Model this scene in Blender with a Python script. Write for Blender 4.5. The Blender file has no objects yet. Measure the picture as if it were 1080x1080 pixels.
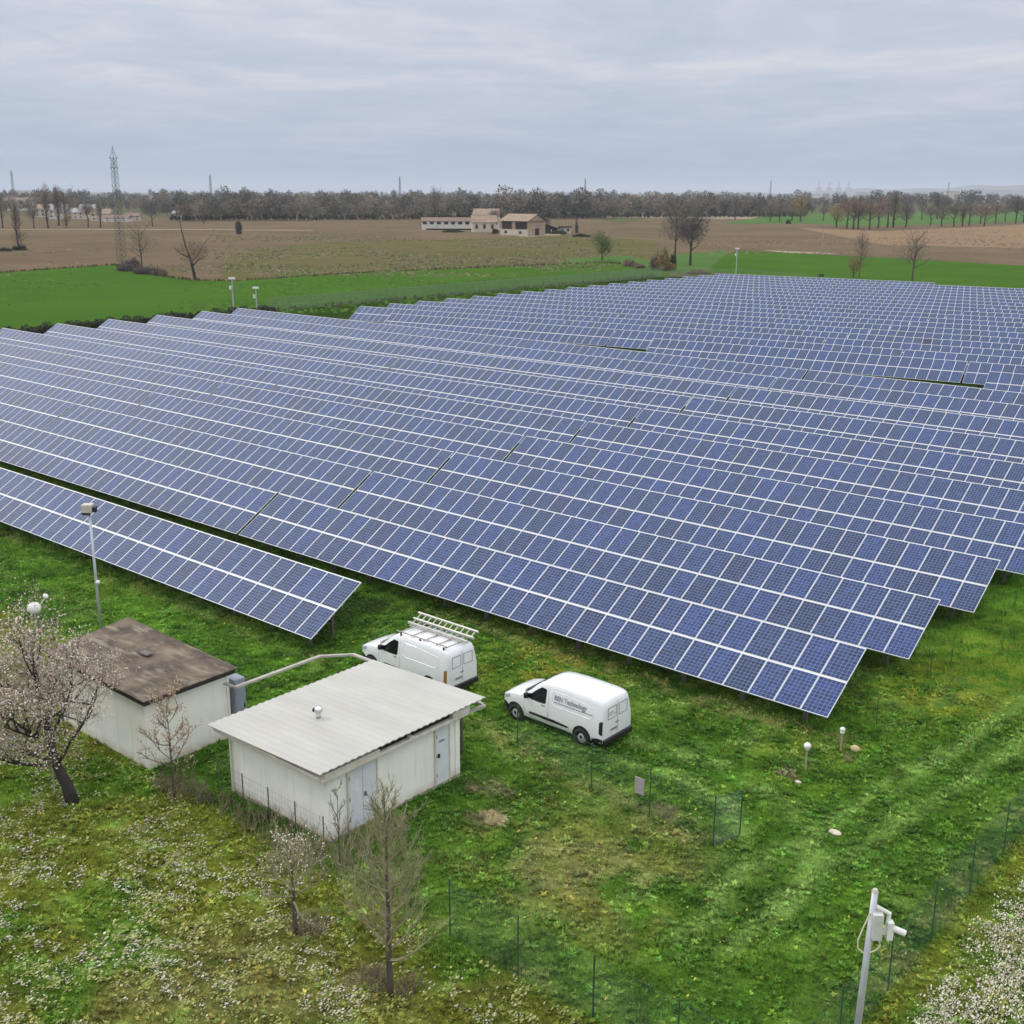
import bpy, bmesh, math, random
import numpy as np
from mathutils import Vector, Matrix
PI = math.pi
SC = bpy.context.scene
COL = SC.collection

# ------------------------------------------------------------------ camera
CAM = Vector((33.448, -26.830, 17.636))
FPX, PITCH, ROLL, YAW = 1224.59, math.radians(15.386), math.radians(0.2285), math.radians(-40.8196)
_f = Vector((math.sin(YAW)*math.cos(PITCH), math.cos(YAW)*math.cos(PITCH), -math.sin(PITCH)))
_r = Vector((math.cos(YAW), -math.sin(YAW), 0)); _u = _r.cross(_f)
RX = _r*math.cos(ROLL) + _u*math.sin(ROLL); RU = RX.cross(_f)
cd = bpy.data.cameras.new('camera'); cam = bpy.data.objects.new('camera', cd); COL.objects.link(cam)
cd.sensor_width = 36; cd.lens = FPX/1080*36; cd.clip_start = 0.5; cd.clip_end = 60000
M = Matrix.Identity(4)
for i in range(3):
    M[i][0] = RX[i]; M[i][1] = RU[i]; M[i][2] = -_f[i]; M[i][3] = CAM[i]
cam.matrix_world = M
SC.camera = cam

# ------------------------------------------------------------------ world, sun, exposure
SUN_EL, SUN_DIR = 42.0, Vector((-0.93, -0.37, 0)).normalized()
w = bpy.data.worlds.new('World'); SC.world = w; w.use_nodes = True
nt = w.node_tree; N = nt.nodes; K = nt.links; N.clear()
out = N.new('ShaderNodeOutputWorld'); bg = N.new('ShaderNodeBackground'); bg.inputs[1].default_value = 0.1
sky = N.new('ShaderNodeTexSky'); sky.sky_type = 'NISHITA'; sky.sun_disc = False
sky.sun_elevation = math.radians(SUN_EL); sky.sun_rotation = math.atan2(SUN_DIR.x, SUN_DIR.y)
sky.air_density = 1.2; sky.dust_density = 2.0
tc = N.new('ShaderNodeTexCoord'); sep = N.new('ShaderNodeSeparateXYZ'); K.new(tc.outputs['Generated'], sep.inputs[0])
def wmath(op, a, b=None, c=None, clamp=False):
    n = N.new('ShaderNodeMath'); n.operation = op; n.use_clamp = clamp
    for i, v in enumerate((a, b, c)):
        if v is None: continue
        if isinstance(v, (int, float)): n.inputs[i].default_value = v
        else: K.new(v, n.inputs[i])
    return n.outputs[0]
zc = wmath('MAXIMUM', sep.outputs[2], 0.0)
den = wmath('ADD', zc, 0.055)
cx = wmath('DIVIDE', sep.outputs[0], den); cy = wmath('DIVIDE', sep.outputs[1], den)
cmb = N.new('ShaderNodeCombineXYZ'); K.new(cx, cmb.inputs[0]); K.new(cy, cmb.inputs[1])
# clouds stretched along the horizon: turn the plane coordinates to the view axis, squash across it
mp0 = N.new('ShaderNodeMapping'); mp0.inputs['Rotation'].default_value = (0, 0, YAW)
mp = N.new('ShaderNodeMapping'); mp.inputs['Scale'].default_value = (0.62, 0.50, 1)
mp.inputs['Location'].default_value = (3.7, 1.9, 0)
K.new(cmb.outputs[0], mp0.inputs[0]); K.new(mp0.outputs[0], mp.inputs[0])
def wnoise(scale, detail, rough, src):
    n = N.new('ShaderNodeTexNoise'); n.inputs['Scale'].default_value = scale; n.inputs['Detail'].default_value = detail
    n.inputs['Roughness'].default_value = rough; n.inputs['Distortion'].default_value = 0.9; K.new(src, n.inputs['Vector']); return n.outputs['Fac']
n1 = wnoise(1.1, 7, 0.58, mp.outputs[0]); n2 = wnoise(3.6, 5, 0.6, mp.outputs[0])
cl = wmath('ADD', wmath('MULTIPLY', n1, 0.75), wmath('MULTIPLY', n2, 0.25))
ramp = N.new('ShaderNodeValToRGB'); K.new(cl, ramp.inputs[0])
e = ramp.color_ramp.elements
e[0].position = 0.34; e[0].color = (0.435, 0.50, 0.605, 1)
e[1].position = 0.64; e[1].color = (0.635, 0.655, 0.72, 1)
m_ = ramp.color_ramp.elements.new(0.50); m_.color = (0.515, 0.565, 0.66, 1)
# horizon band: calmer, bluer
hz = N.new('ShaderNodeMapRange'); K.new(zc, hz.inputs[0]); hz.inputs[1].default_value = 0.0; hz.inputs[2].default_value = 0.09
hz.inputs[3].default_value = 0.0; hz.inputs[4].default_value = 1.0
mixh = N.new('ShaderNodeMix'); mixh.data_type = 'RGBA'; K.new(hz.outputs[0], mixh.inputs[0])
mixh.inputs[6].default_value = (0.355, 0.44, 0.585, 1); K.new(ramp.outputs[0], mixh.inputs[7])
# overcast: brighter towards the zenith
zb = N.new('ShaderNodeMapRange'); K.new(zc, zb.inputs[0]); zb.inputs[1].default_value = 0.14; zb.inputs[2].default_value = 0.50
zb.inputs[3].default_value = 10.0; zb.inputs[4].default_value = 25.0
hi = N.new('ShaderNodeMapRange'); K.new(zc, hi.inputs[0]); hi.inputs[1].default_value = 0.15; hi.inputs[2].default_value = 0.4
mixn = N.new('ShaderNodeMix'); mixn.data_type = 'RGBA'; K.new(hi.outputs[0], mixn.inputs[0]); K.new(mixh.outputs[2], mixn.inputs[6]); mixn.inputs[7].default_value = (0.575, 0.585, 0.60, 1)
vm = N.new('ShaderNodeVectorMath'); vm.operation = 'SCALE'; K.new(mixn.outputs[2], vm.inputs[0]); K.new(zb.outputs[0], vm.inputs[3])
mixs = N.new('ShaderNodeMix'); mixs.data_type = 'RGBA'; mixs.inputs[0].default_value = 0.93
K.new(sky.outputs[0], mixs.inputs[6]); K.new(vm.outputs[0], mixs.inputs[7])
K.new(mixs.outputs[2], bg.inputs[0]); K.new(bg.outputs[0], out.inputs[0])

sl = bpy.data.lights.new('sun', 'SUN'); sl.energy = 1.0; sl.angle = math.radians(11); sl.color = (1, 0.96, 0.89)
so = bpy.data.objects.new('sun', sl); COL.objects.link(so)
sd = Vector((SUN_DIR.x*math.cos(math.radians(SUN_EL)), SUN_DIR.y*math.cos(math.radians(SUN_EL)), math.sin(math.radians(SUN_EL))))
so.rotation_euler = sd.to_track_quat('Z', 'Y').to_euler(); so.location = (0, 0, 60)
SC.view_settings.view_transform = 'Standard'; SC.view_settings.look = 'None'
SC.view_settings.exposure = 0.14; SC.view_settings.gamma = 1.0
SC.render.engine = 'CYCLES'
SC.cycles.volume_bounces = 0; SC.cycles.max_bounces = 6; SC.cycles.transparent_max_bounces = 12

# ------------------------------------------------------------------ helpers
def G(x, y, z=0.0):
    """world point at height z seen at pixel (x, y) of the 1080 px photograph (used to survey the site)"""
    d = _f + RX*((x-540)/FPX) - RU*((y-540)/FPX)
    s = (z-CAM.z)/d.z
    return CAM + d*s
def tag(o, label=None, cat=None, group=None, kind=None):
    if label: o['label'] = label
    if cat: o['category'] = cat
    if group: o['group'] = group
    if kind: o['kind'] = kind
    return o
def empty(name, loc=(0, 0, 0), rz=0.0, **kw):
    o = bpy.data.objects.new(name, None); COL.objects.link(o); o.location = loc; o.rotation_euler = (0, 0, rz)
    o.empty_display_size = 0.3
    return tag(o, **kw)
class MB:
    def __init__(s): s.v = []; s.f = []; s.m = []; s.uv = {}
    def add(s, vs, fs, mi=0):
        b = len(s.v); s.v += [tuple(p) for p in vs]
        s.f += [tuple(b+i for i in f) for f in fs]; s.m += [mi]*len(fs)
        return s
    def box(s, lo, hi, mi=0, mat=None):
        x0, y0, z0 = lo; x1, y1, z1 = hi
        vs = [Vector(p) for p in ((x0,y0,z0),(x1,y0,z0),(x1,y1,z0),(x0,y1,z0),(x0,y0,z1),(x1,y0,z1),(x1,y1,z1),(x0,y1,z1))]
        if mat is not None: vs = [mat @ p for p in vs]
        return s.add(vs, [(0,3,2,1),(4,5,6,7),(0,1,5,4),(1,2,6,5),(2,3,7,6),(3,0,4,7)], mi)
    def tube(s, pts, rad, n=6, mi=0, cap=True):
        pts = [Vector(p) for p in pts]
        if not hasattr(rad, '__len__'): rad = [rad]*len(pts)
        rings = []; ref = None
        for i, p in enumerate(pts):
            t = (pts[min(i+1, len(pts)-1)]-pts[max(i-1, 0)])
            if t.length < 1e-9: t = Vector((0, 0, 1))
            t.normalize()
            if ref is None:
                ref = Vector((1, 0, 0)) if abs(t.x) < 0.8 else Vector((0, 1, 0))
            a = (ref - t*ref.dot(t)).normalized(); b = t.cross(a); ref = a
            rings.append([p + (a*math.cos(2*PI*k/n)+b*math.sin(2*PI*k/n))*rad[i] for k in range(n)])
        vs = [q for r_ in rings for q in r_]; fs = []
        for i in range(len(pts)-1):
            for k in range(n):
                fs.append((i*n+k, i*n+(k+1) % n, (i+1)*n+(k+1) % n, (i+1)*n+k))
        if cap:
            fs.append(tuple(range(n-1, -1, -1))); fs.append(tuple((len(pts)-1)*n+k for k in range(n)))
        return s.add(vs, fs, mi)
    def cyl(s, c, r, h, n=16, mi=0, axis='Z', r2=None):
        c = Vector(c); d = {'X': Vector((1,0,0)), 'Y': Vector((0,1,0)), 'Z': Vector((0,0,1))}[axis]
        return s.tube([c, c+d*h], [r, r if r2 is None else r2], n, mi)
    def sphere(s, c, r, n=12, m=8, mi=0, sc=(1,1,1)):
        vs = []; fs = []
        for i in range(m+1):
            th = PI*i/m
            for k in range(n):
                ph = 2*PI*k/n
                vs.append((c[0]+r*sc[0]*math.sin(th)*math.cos(ph), c[1]+r*sc[1]*math.sin(th)*math.sin(ph), c[2]+r*sc[2]*math.cos(th)))
        for i in range(m):
            for k in range(n): fs.append((i*n+k, (i+1)*n+k, (i+1)*n+(k+1) % n, i*n+(k+1) % n))
        return s.add(vs, fs, mi)
    def quad(s, a, b, c, d, mi=0): return s.add([a, b, c, d], [(0,1,2,3)], mi)
    def mesh(s, name, mats, smooth=False):
        me = bpy.data.meshes.new(name); me.from_pydata(s.v, [], s.f)
        for m in (mats if isinstance(mats, (list, tuple)) else [mats]): me.materials.append(m)
        if any(s.m): me.polygons.foreach_set('material_index', s.m)
        if smooth: me.polygons.foreach_set('use_smooth', [True]*len(s.f))
        me.update(); return me
    def build(s, name, mats, parent=None, loc=(0,0,0), smooth=False, bevel=0, rz=0.0):
        me = s.mesh(name, mats, smooth)
        return link(name, me, parent, loc, rz, bevel)
def link(name, me, parent=None, loc=(0,0,0), rz=0.0, bevel=0):
    o = bpy.data.objects.new(name, me); COL.objects.link(o); o.location = loc; o.rotation_euler = (0, 0, rz)
    if parent is not None: o.parent = parent
    if bevel:
        b = o.modifiers.new('bevel', 'BEVEL'); b.width = bevel; b.segments = 2; b.limit_method = 'ANGLE'; b.angle_limit = math.radians(40)
    return o
def np_mesh(name, V, F, mats, mi=None, col=None, smooth=False):
    """fast mesh from arrays; F is (n,3) or (n,4)"""
    me = bpy.data.meshes.new(name); V = np.asarray(V, np.float32); F = np.asarray(F, np.int32)
    nv, nf, k = len(V), len(F), F.shape[1]
    me.vertices.add(nv); me.vertices.foreach_set('co', V.ravel())
    me.loops.add(nf*k); me.loops.foreach_set('vertex_index', F.ravel())
    me.polygons.add(nf); me.polygons.foreach_set('loop_start', np.arange(0, nf*k, k, dtype=np.int32))
    if mi is not None: me.polygons.foreach_set('material_index', np.asarray(mi, np.int32))
    if smooth: me.polygons.foreach_set('use_smooth', np.ones(nf, bool))
    for m in (mats if isinstance(mats, (list, tuple)) else [mats]): me.materials.append(m)
    me.update(calc_edges=True)
    if col is not None:
        a = me.color_attributes.new('tint', 'FLOAT_COLOR', 'POINT')
        c4 = np.ones((nv, 4), np.float32); c4[:, :3] = col; a.data.foreach_set('color', c4.ravel())
    return me

# ------------------------------------------------------------------ materials
class Mat:
    def __init__(s, name):
        s.m = bpy.data.materials.new(name); s.m.use_nodes = True; s.t = s.m.node_tree
        s.p = s.t.nodes['Principled BSDF']; s.N = s.t.nodes; s.L = s.t.links; s._tc = None
    def coord(s, kind='Object'):
        n = s.N.new('ShaderNodeTexCoord'); return n.outputs[kind]
    def noise(s, scale, detail=4, rough=0.55, src=None, scl=(1,1,1), kind='Object', dist=0.0):
        mp = s.N.new('ShaderNodeMapping'); mp.inputs['Scale'].default_value = scl; s.L.new(src or s.coord(kind), mp.inputs[0])
        n = s.N.new('ShaderNodeTexNoise'); n.inputs['Scale'].default_value = scale; n.inputs['Detail'].default_value = detail
        n.inputs['Roughness'].default_value = rough; n.inputs['Distortion'].default_value = dist
        s.L.new(mp.outputs[0], n.inputs['Vector']); return n.outputs['Fac']
    def math(s, op, a, b=None, clamp=False):
        n = s.N.new('ShaderNodeMath'); n.operation = op; n.use_clamp = clamp
        for i, v in enumerate((a, b)):
            if v is None: continue
            if isinstance(v, (int, float)): n.inputs[i].default_value = v
            else: s.L.new(v, n.inputs[i])
        return n.outputs[0]
    def rng(s, v, a, b, c=0.0, d=1.0):
        n = s.N.new('ShaderNodeMapRange'); s.L.new(v, n.inputs[0])
        for i, q in enumerate((a, b, c, d)): n.inputs[1+i].default_value = q
        return n.outputs[0]
    def ramp(s, v, stops):
        n = s.N.new('ShaderNodeValToRGB'); s.L.new(v, n.inputs[0]); el = n.color_ramp.elements
        while len(el) < len(stops): el.new(0.5)
        for e_, (p, c) in zip(el, stops): e_.position = p; e_.color = (*c, 1)
        return n.outputs[0]
    def mix(s, f, a, b, mode='MIX'):
        n = s.N.new('ShaderNodeMix'); n.data_type = 'RGBA'; n.blend_type = mode
        for i, v in ((0, f), (6, a), (7, b)):
            if isinstance(v, (int, float)): n.inputs[i].default_value = v
            elif isinstance(v, tuple): n.inputs[i].default_value = (*v, 1)
            else: s.L.new(v, n.inputs[i])
        return n.outputs[2]
    def set(s, col=None, rough=None, metal=None, spec=None):
        for k_, v in (('Base Color', col), ('Roughness', rough), ('Metallic', metal), ('Specular IOR Level', spec)):
            if v is None: continue
            if isinstance(v, tuple): s.p.inputs[k_].default_value = (*v, 1)
            elif isinstance(v, (int, float)): s.p.inputs[k_].default_value = v
            else: s.L.new(v, s.p.inputs[k_])
        return s
    def bump(s, h, strength=0.5, dist=0.02):
        n = s.N.new('ShaderNodeBump'); n.inputs['Strength'].default_value = strength; n.inputs['Distance'].default_value = dist
        s.L.new(h, n.inputs['Height']); s.L.new(n.outputs[0], s.p.inputs['Normal']); return s
def simple(name, c1, c2=None, scale=6, rough=0.6, metal=0.0, spec=0.5, bump=0, scl=(1,1,1), objvar=0.0):
    m = Mat(name)
    c2 = c2 or tuple(v*0.85 for v in c1)
    col = m.ramp(m.noise(scale, 5, scl=scl), [(0.32, c2), (0.68, c1)])
    if objvar:
        oi = m.N.new('ShaderNodeObjectInfo'); f = m.rng(oi.outputs['Random'], 0, 1, 1-objvar, 1+objvar)
        v = m.N.new('ShaderNodeVectorMath'); v.operation = 'SCALE'; m.L.new(col, v.inputs[0]); m.L.new(f, v.inputs[3]); col = v.outputs[0]
    m.set(col, rough, metal, spec)
    if bump: m.bump(m.noise(scale*6, 4), bump, 0.02)
    return m.m

# solar cells: 6 x 10 polycrystalline cells in the panel's own UVs
m = Mat('solar_cells'); uvn = m.coord('UV')
sp = m.N.new('ShaderNodeSeparateXYZ'); m.L.new(uvn, sp.inputs[0])
cu = m.math('MULTIPLY', sp.outputs[0], 6); cv = m.math('MULTIPLY', sp.outputs[1], 10)
fu = m.math('FRACT', cu); fv = m.math('FRACT', cv)
eu = m.math('ABSOLUTE', m.math('SUBTRACT', fu, 0.5)); ev = m.math('ABSOLUTE', m.math('SUBTRACT', fv, 0.5))
edge = m.math('GREATER_THAN', m.math('MAXIMUM', eu, ev), 0.438)
wn = m.N.new('ShaderNodeTexWhiteNoise'); wn.noise_dimensions = '3D'
cc = m.N.new('ShaderNodeCombineXYZ'); m.L.new(m.math('FLOOR', cu), cc.inputs[0]); m.L.new(m.math('FLOOR', cv), cc.inputs[1])
oi = m.N.new('ShaderNodeObjectInfo'); m.L.new(m.math('MULTIPLY', oi.outputs['Random'], 91.7), cc.inputs[2]); m.L.new(cc.outputs[0], wn.inputs['Vector'])
cellc = m.ramp(wn.outputs['Value'], [(0.0, (0.006, 0.016, 0.065)), (0.55, (0.011, 0.028, 0.100)), (1.0, (0.022, 0.046, 0.145))])
pan = m.ramp(oi.outputs['Random'], [(0.0, (0.70, 0.66, 0.58)), (0.3, (0.95, 0.93, 0.86)), (0.6, (1, 1, 1)), (1.0, (0.95, 1.12, 1.3))])
cellc = m.mix(1.0, cellc, pan, 'MULTIPLY')
c = m.mix(edge, cellc, (0.12, 0.165, 0.31))
dust = m.rng(m.noise(3.0, 4), 0.3, 0.7, 0.02, 0.08)
c = m.mix(dust, c, (0.22, 0.26, 0.36))
m.set(c, m.rng(m.noise(0.35, 3), 0.3, 0.7, 0.14, 0.26), 0.0, 0.32); m.p.inputs['IOR'].default_value = 1.5
SOLAR = m.m
ALU = simple('anodised_frame', (0.60, 0.62, 0.66), (0.52, 0.54, 0.58), 3, 0.45, 0.15)
STEEL = simple('weathered_steel', (0.16, 0.14, 0.125), (0.10, 0.09, 0.08), 4, 0.6, 0.3)
RAIL = simple('mounting_rail', (0.72, 0.71, 0.67), (0.62, 0.61, 0.57), 4, 0.5, 0.1)
BACK = simple('panel_backsheet', (0.45, 0.45, 0.45), None, 4, 0.7)
POLE = simple('galvanised_pole', (0.52, 0.54, 0.58), (0.42, 0.44, 0.48), 9, 0.45, 0.35, scl=(1,1,0.3))
WHITEP = simple('white_plastic', (0.78, 0.78, 0.76), (0.66, 0.66, 0.63), 5, 0.4)
BEIGE = simple('beige_housing', (0.52, 0.50, 0.42), (0.44, 0.42, 0.35), 6, 0.5)
BLACK = simple('black_plastic', (0.018, 0.018, 0.02), (0.012, 0.012, 0.013), 8, 0.5)
CABLE = simple('cream_cable', (0.66, 0.60, 0.44), None, 4, 0.5)
GREENW = simple('green_fence_wire', (0.030, 0.10, 0.055), (0.022, 0.075, 0.04), 2, 0.5)
PALEW = simple('pale_netting', (0.20, 0.26, 0.20), (0.16, 0.22, 0.16), 2, 0.6)
DARKPOST = simple('green_fence_post', (0.035, 0.085, 0.055), None, 3, 0.5)
WOOD = simple('weathered_stake', (0.42, 0.33, 0.22), (0.30, 0.23, 0.15), 8, 0.8, scl=(1,1,0.2))
BARK = simple('grey_bark', (0.115, 0.095, 0.078), (0.055, 0.045, 0.037), 5, 0.9, bump=0.5, scl=(1,1,0.3))
BARKD = simple('dark_bark', (0.050, 0.042, 0.038), (0.022, 0.019, 0.018), 5, 0.9, bump=0.6, scl=(1,1,0.3))
TWIG = simple('bare_twigs', (0.22, 0.18, 0.14), (0.13, 0.105, 0.085), 1.5, 0.9, objvar=0.25)
TWIGY = simple('olive_twigs', (0.32, 0.29, 0.17), (0.21, 0.19, 0.11), 1.5, 0.9)
TWIGR = simple('reddish_twigs', (0.25, 0.175, 0.135), (0.17, 0.115, 0.09), 1.5, 0.9)
TWIGO = simple('ochre_twigs', (0.30, 0.22, 0.09), (0.20, 0.15, 0.06), 1.5, 0.9)
TWIGG = simple('grey_brush', (0.155, 0.130, 0.122), (0.09, 0.075, 0.07), 1.5, 0.9)
LEAFG = simple('young_leaves', (0.13, 0.17, 0.045), (0.07, 0.10, 0.028), 2, 0.7)
LEAFD = simple('dark_leaves', (0.045, 0.06, 0.028), (0.022, 0.03, 0.015), 2, 0.8)
HEDGE = simple('dark_hedge_leaves', (0.045, 0.048, 0.026), (0.018, 0.020, 0.011), 1.2, 0.85)
PETAL = simple('pink_blossom', (0.66, 0.54, 0.46), (0.44, 0.34, 0.26), 2.5, 0.8)
PETALW = simple('white_blossom', (0.74, 0.70, 0.66), (0.50, 0.44, 0.38), 3, 0.8)
BUD = simple('tan_buds', (0.50, 0.38, 0.26), (0.36, 0.25, 0.16), 3, 0.8)
BUDY = simple('yellow_green_buds', (0.42, 0.40, 0.16), (0.28, 0.28, 0.10), 3, 0.8)

# ------------------------------------------------------------------ noise for ground colours
_rs = np.random.RandomState(7); _P = _rs.rand(256, 256)
def vnoise(x, y, s):
    x = np.asarray(x)/s; y = np.asarray(y)/s
    xi = np.floor(x).astype(int); yi = np.floor(y).astype(int); fx = x-xi; fy = y-yi
    fx = fx*fx*(3-2*fx); fy = fy*fy*(3-2*fy)
    a = _P[xi % 256, yi % 256]; b = _P[(xi+1) % 256, yi % 256]; c_ = _P[xi % 256, (yi+1) % 256]; d = _P[(xi+1) % 256, (yi+1) % 256]
    return (a*(1-fx)+b*fx)*(1-fy)+(c_*(1-fx)+d*fx)*fy
def fbm(x, y, s, o=4):
    t = 0; a = 0.5; n = 0
    for i in range(o): t = t + a*vnoise(x+37.1*i, y-11.3*i, s); n += a; a *= 0.5; s *= 0.47
    return t/n
def sstep(v, a, b):
    t = np.clip((v-a)/(b-a), 0, 1); return t*t*(3-2*t)
def segdist(x, y, pts):
    d = np.full(np.shape(x), 1e9)
    for (ax, ay), (bx, by) in zip(pts[:-1], pts[1:]):
        vx, vy = bx-ax, by-ay; t = np.clip(((x-ax)*vx+(y-ay)*vy)/(vx*vx+vy*vy), 0, 1)
        d = np.minimum(d, np.hypot(x-ax-t*vx, y-ay-t*vy))
    return d
LUSH = np.array((0.122, 0.258, 0.028)); DARKG = np.array((0.062, 0.160, 0.020)); YEL = np.array((0.250, 0.290, 0.042))
DRY = np.array((0.380, 0.340, 0.145)); PALE = np.array((0.225, 0.360, 0.085)); OLIVE = np.array((0.200, 0.238, 0.034))
TRACKS = [[(22.9, 40), (22.6, 22), (21.9, 10), (21.0, 3.5), (20.3, -1.0), (20.6, -5.5)],
          [(24.2, 40), (23.9, 22), (23.3, 11), (22.5, 4.5), (21.7, -0.5), (21.8, -5.0)],
          [(13.6, 1.0), (16.0, 1.4), (18.2, 0.9), (19.8, -0.8), (20.4, -3.5)],
          [(13.6, 2.5), (16.5, 3.0), (19.3, 2.3), (21.2, 0.2), (21.8, -3.0)]]
def grass_color(x, y):
    x = np.asarray(x, float); y = np.asarray(y, float); n = len(x)
    big = fbm(x, y, 7.0); mid = fbm(x+50, y-20, 1.9); fine = fbm(x-80, y+90, 0.45, 3)
    inside = sstep(y, -9.6, -9.0)*(1-sstep(x, 25.0, 25.5))*sstep(x, 2.0, 3.5)
    inside = np.maximum(inside, sstep(y, -6.2, -4.5)*(1-sstep(x, 25.0, 25.5)))
    c = LUSH[None]*np.ones((n, 1))
    def blend(c, col, f): return c*(1-f[:, None])+np.asarray(col)[None]*f[:, None]
    c = blend(c, DARKG, sstep(mid, 0.42, 0.66)*0.6); c = blend(c, DARKG*0.8, sstep(fbm(x-33, y+12, 0.8, 3), 0.52, 0.70)*0.6)
    c = blend(c, YEL, sstep(big, 0.54, 0.76)*0.35*sstep(fine, 0.3, 0.7))
    c = blend(c, PALE, sstep(fbm(x+9, y+4, 1.1), 0.55, 0.8)*0.5)
    # dry middle of the enclosure
    dmid = np.exp(-(((x-17.2)/3.2)**2+((y+4.6)/2.6)**2))
    c = blend(c, DRY, np.clip(dmid*1.25, 0, 1)*sstep(fbm(x, y, 1.3), 0.34, 0.60)*0.62)
    c = blend(c, YEL, np.clip(dmid*1.3, 0, 1)*0.55*sstep(fbm(x-4, y+8, 1.0), 0.35, 0.55))
    # scruffy foot of fences and tables
    for pl, wd, k_ in (([(25.15, -9), (25.15, 45)], 0.9, 0.5), ([(10.7, -9.15), (25, -9.15)], 0.7, 0.35), ([(9, -0.1), (14.4, -1.05), (18.9, -1.3)], 0.7, 0.5),
                       ([(-40, 0.3), (0.3, 0.3)], 0.6, 0.35), ([(0.3, 6.9), (18.4, 6.9)], 0.7, 0.45)):
        d = segdist(x, y, pl); c = blend(c, DRY, np.exp(-(d/wd)**2)*k_*sstep(fine, 0.35, 0.65))
    # yellow flush between van and tables and right of the tables
    for cx_, cy_, r_, k_ in ((7.5, 4.6, 2.6, 0.6), (20.5, 12.5, 2.8, 0.55), (21, 18, 3, 0.45), (18.0, 5.0, 1.8, 0.3)):
        c = blend(c, (0.27, 0.25, 0.03), np.exp(-(((x-cx_)/r_)**2+((y-cy_)/r_)**2))*k_*sstep(fine, 0.4, 0.6))
    for t in TRACKS:
        d = segdist(x, y, t)+0.5*(fbm(x*1.0+3, y*0.3, 0.5, 3)-0.5); c = blend(c, PALE*1.1, np.exp(-(d/0.36)**2)*0.95*sstep(fbm(x*2.2, y*.5, 0.7, 3), .22, .5))
        c = blend(c, DARKG, np.exp(-((d-0.55)/0.2)**2)*0.4)
    # mown swathes running beside the fence
    sw = 0.5+0.5*np.sin((x*1.0+0.06*y)*5.2+2.0*fbm(x, y, 5)); reg = sstep(x, 19.2, 20.2)*(1-sstep(x, 24.6, 25.1))*sstep(y, -1, 2)
    c = blend(c, DARKG, sw*reg*0.35)
    # outside the fences: olive meadow
    o_ = 1-inside
    mead = OLIVE[None]*(0.75+0.6*mid[:, None]); mead = blend(mead, DRY*0.85, sstep(big, 0.46, 0.72)*0.40); mead = blend(mead, LUSH*0.9, sstep(fbm(x+3, y-9, 2.3), 0.52, 0.72)*0.8)
    mead = blend(mead, PALE*1.3, sstep(fine, 0.6, 0.85)*0.5)
    c = c*(1-o_[:, None])+mead*o_[:, None]
    # grass between the solar rows: table shade put into its colour
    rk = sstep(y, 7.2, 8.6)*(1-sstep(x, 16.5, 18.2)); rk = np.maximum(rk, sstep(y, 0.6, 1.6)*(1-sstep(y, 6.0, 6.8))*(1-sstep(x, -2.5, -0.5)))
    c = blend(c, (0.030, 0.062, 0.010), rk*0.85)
    f3 = fbm(x+13, y-71, 0.28, 3); v_ = 1.06+0.75*(fine-0.5)+0.9*(f3-0.5); c = c*np.clip(v_, 0.5, 1.7)[:, None]
    # bare straw patch, small bald spots, worn earth under the bushes
    for cx_, cy_, r_ in ((13.3, -4.3, 0.42), (18.35, 3.7, 0.30), (13.4, -11.2, 0.45), (15.8, -11.6, 0.5), (16.9, -0.6, 0.4), (19.5, 6.1, 0.25), (12.0, -2.9, 0.5)):
        d = np.hypot(x-cx_, y-cy_)+1.3*(fine-0.5)+0.8*(fbm(x, y, 0.25, 3)-0.5); c = blend(c, (0.34, 0.28, 0.17), (1-sstep(d, r_*0.3, r_*1.3))*0.6)
    return c

# ------------------------------------------------------------------ ground and fields
def sheet(name, pts, z, mat):
    return tag(MB().add([(p[0], p[1], z) for p in pts], [tuple(range(len(pts)))]).build(name, mat), kind='structure')
gm = Mat('far_farmland'); f1 = gm.noise(0.004, 5); f2 = gm.noise(0.05, 5)
gm.set(gm.mix(gm.rng(f2, 0.3, 0.7, 0, 0.5), gm.ramp(f1, [(0.35, (0.13, 0.105, 0.07)), (0.5, (0.085, 0.095, 0.045)), (0.65, (0.16, 0.12, 0.08))]), (0.09, 0.085, 0.05)), 1.0, 0, 0.0)
MB().add([(-14000, -3000, 0), (9000, -3000, 0), (9000, 16000, 0), (-14000, 16000, 0)], [(0,1,2,3)]).build('ground', gm.m)
tag(bpy.data.objects['ground'], kind='structure')

# grass lot (near sheet, coloured by the same function as the blades)
gr = Mat('grass_soil'); at = gr.N.new('ShaderNodeAttribute'); at.attribute_name = 'tint'
nf = gr.noise(9, 6, 0.7)
gr.set(gr.mix(1.0, at.outputs['Color'], gr.ramp(nf, [(0.30, (0.40, 0.42, 0.40)), (0.52, (0.85, 0.85, 0.85)), (0.72, (1.35, 1.3, 1.2))]), 'MULTIPLY'), 0.95, 0, 0.1)
gr.p.inputs['Specular IOR Level'].default_value = 0.0; gr.bump(gr.noise(14, 6, 0.75), 1.0, 0.12)
xs = np.arange(-50, 48.01, 0.25); ys = np.arange(-32, 46.01, 0.25)
XX, YY = np.meshgrid(xs, ys); X = XX.ravel(); Y = YY.ravel()
Z = 0.004+0.10*(fbm(X, Y, 3.0)-0.4).clip(0)+0.03*fbm(X, Y, 0.7)
edge_ = np.minimum(np.minimum(X+50, 48-X), np.minimum(Y+32, 46-Y)); Z = 0.004+(Z-0.004)*np.clip(edge_/3, 0, 1)
nx, ny = len(xs), len(ys); idx = np.arange(nx*ny).reshape(ny, nx)
F = np.stack([idx[:-1, :-1], idx[:-1, 1:], idx[1:, 1:], idx[1:, :-1]], -1).reshape(-1, 4)
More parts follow.
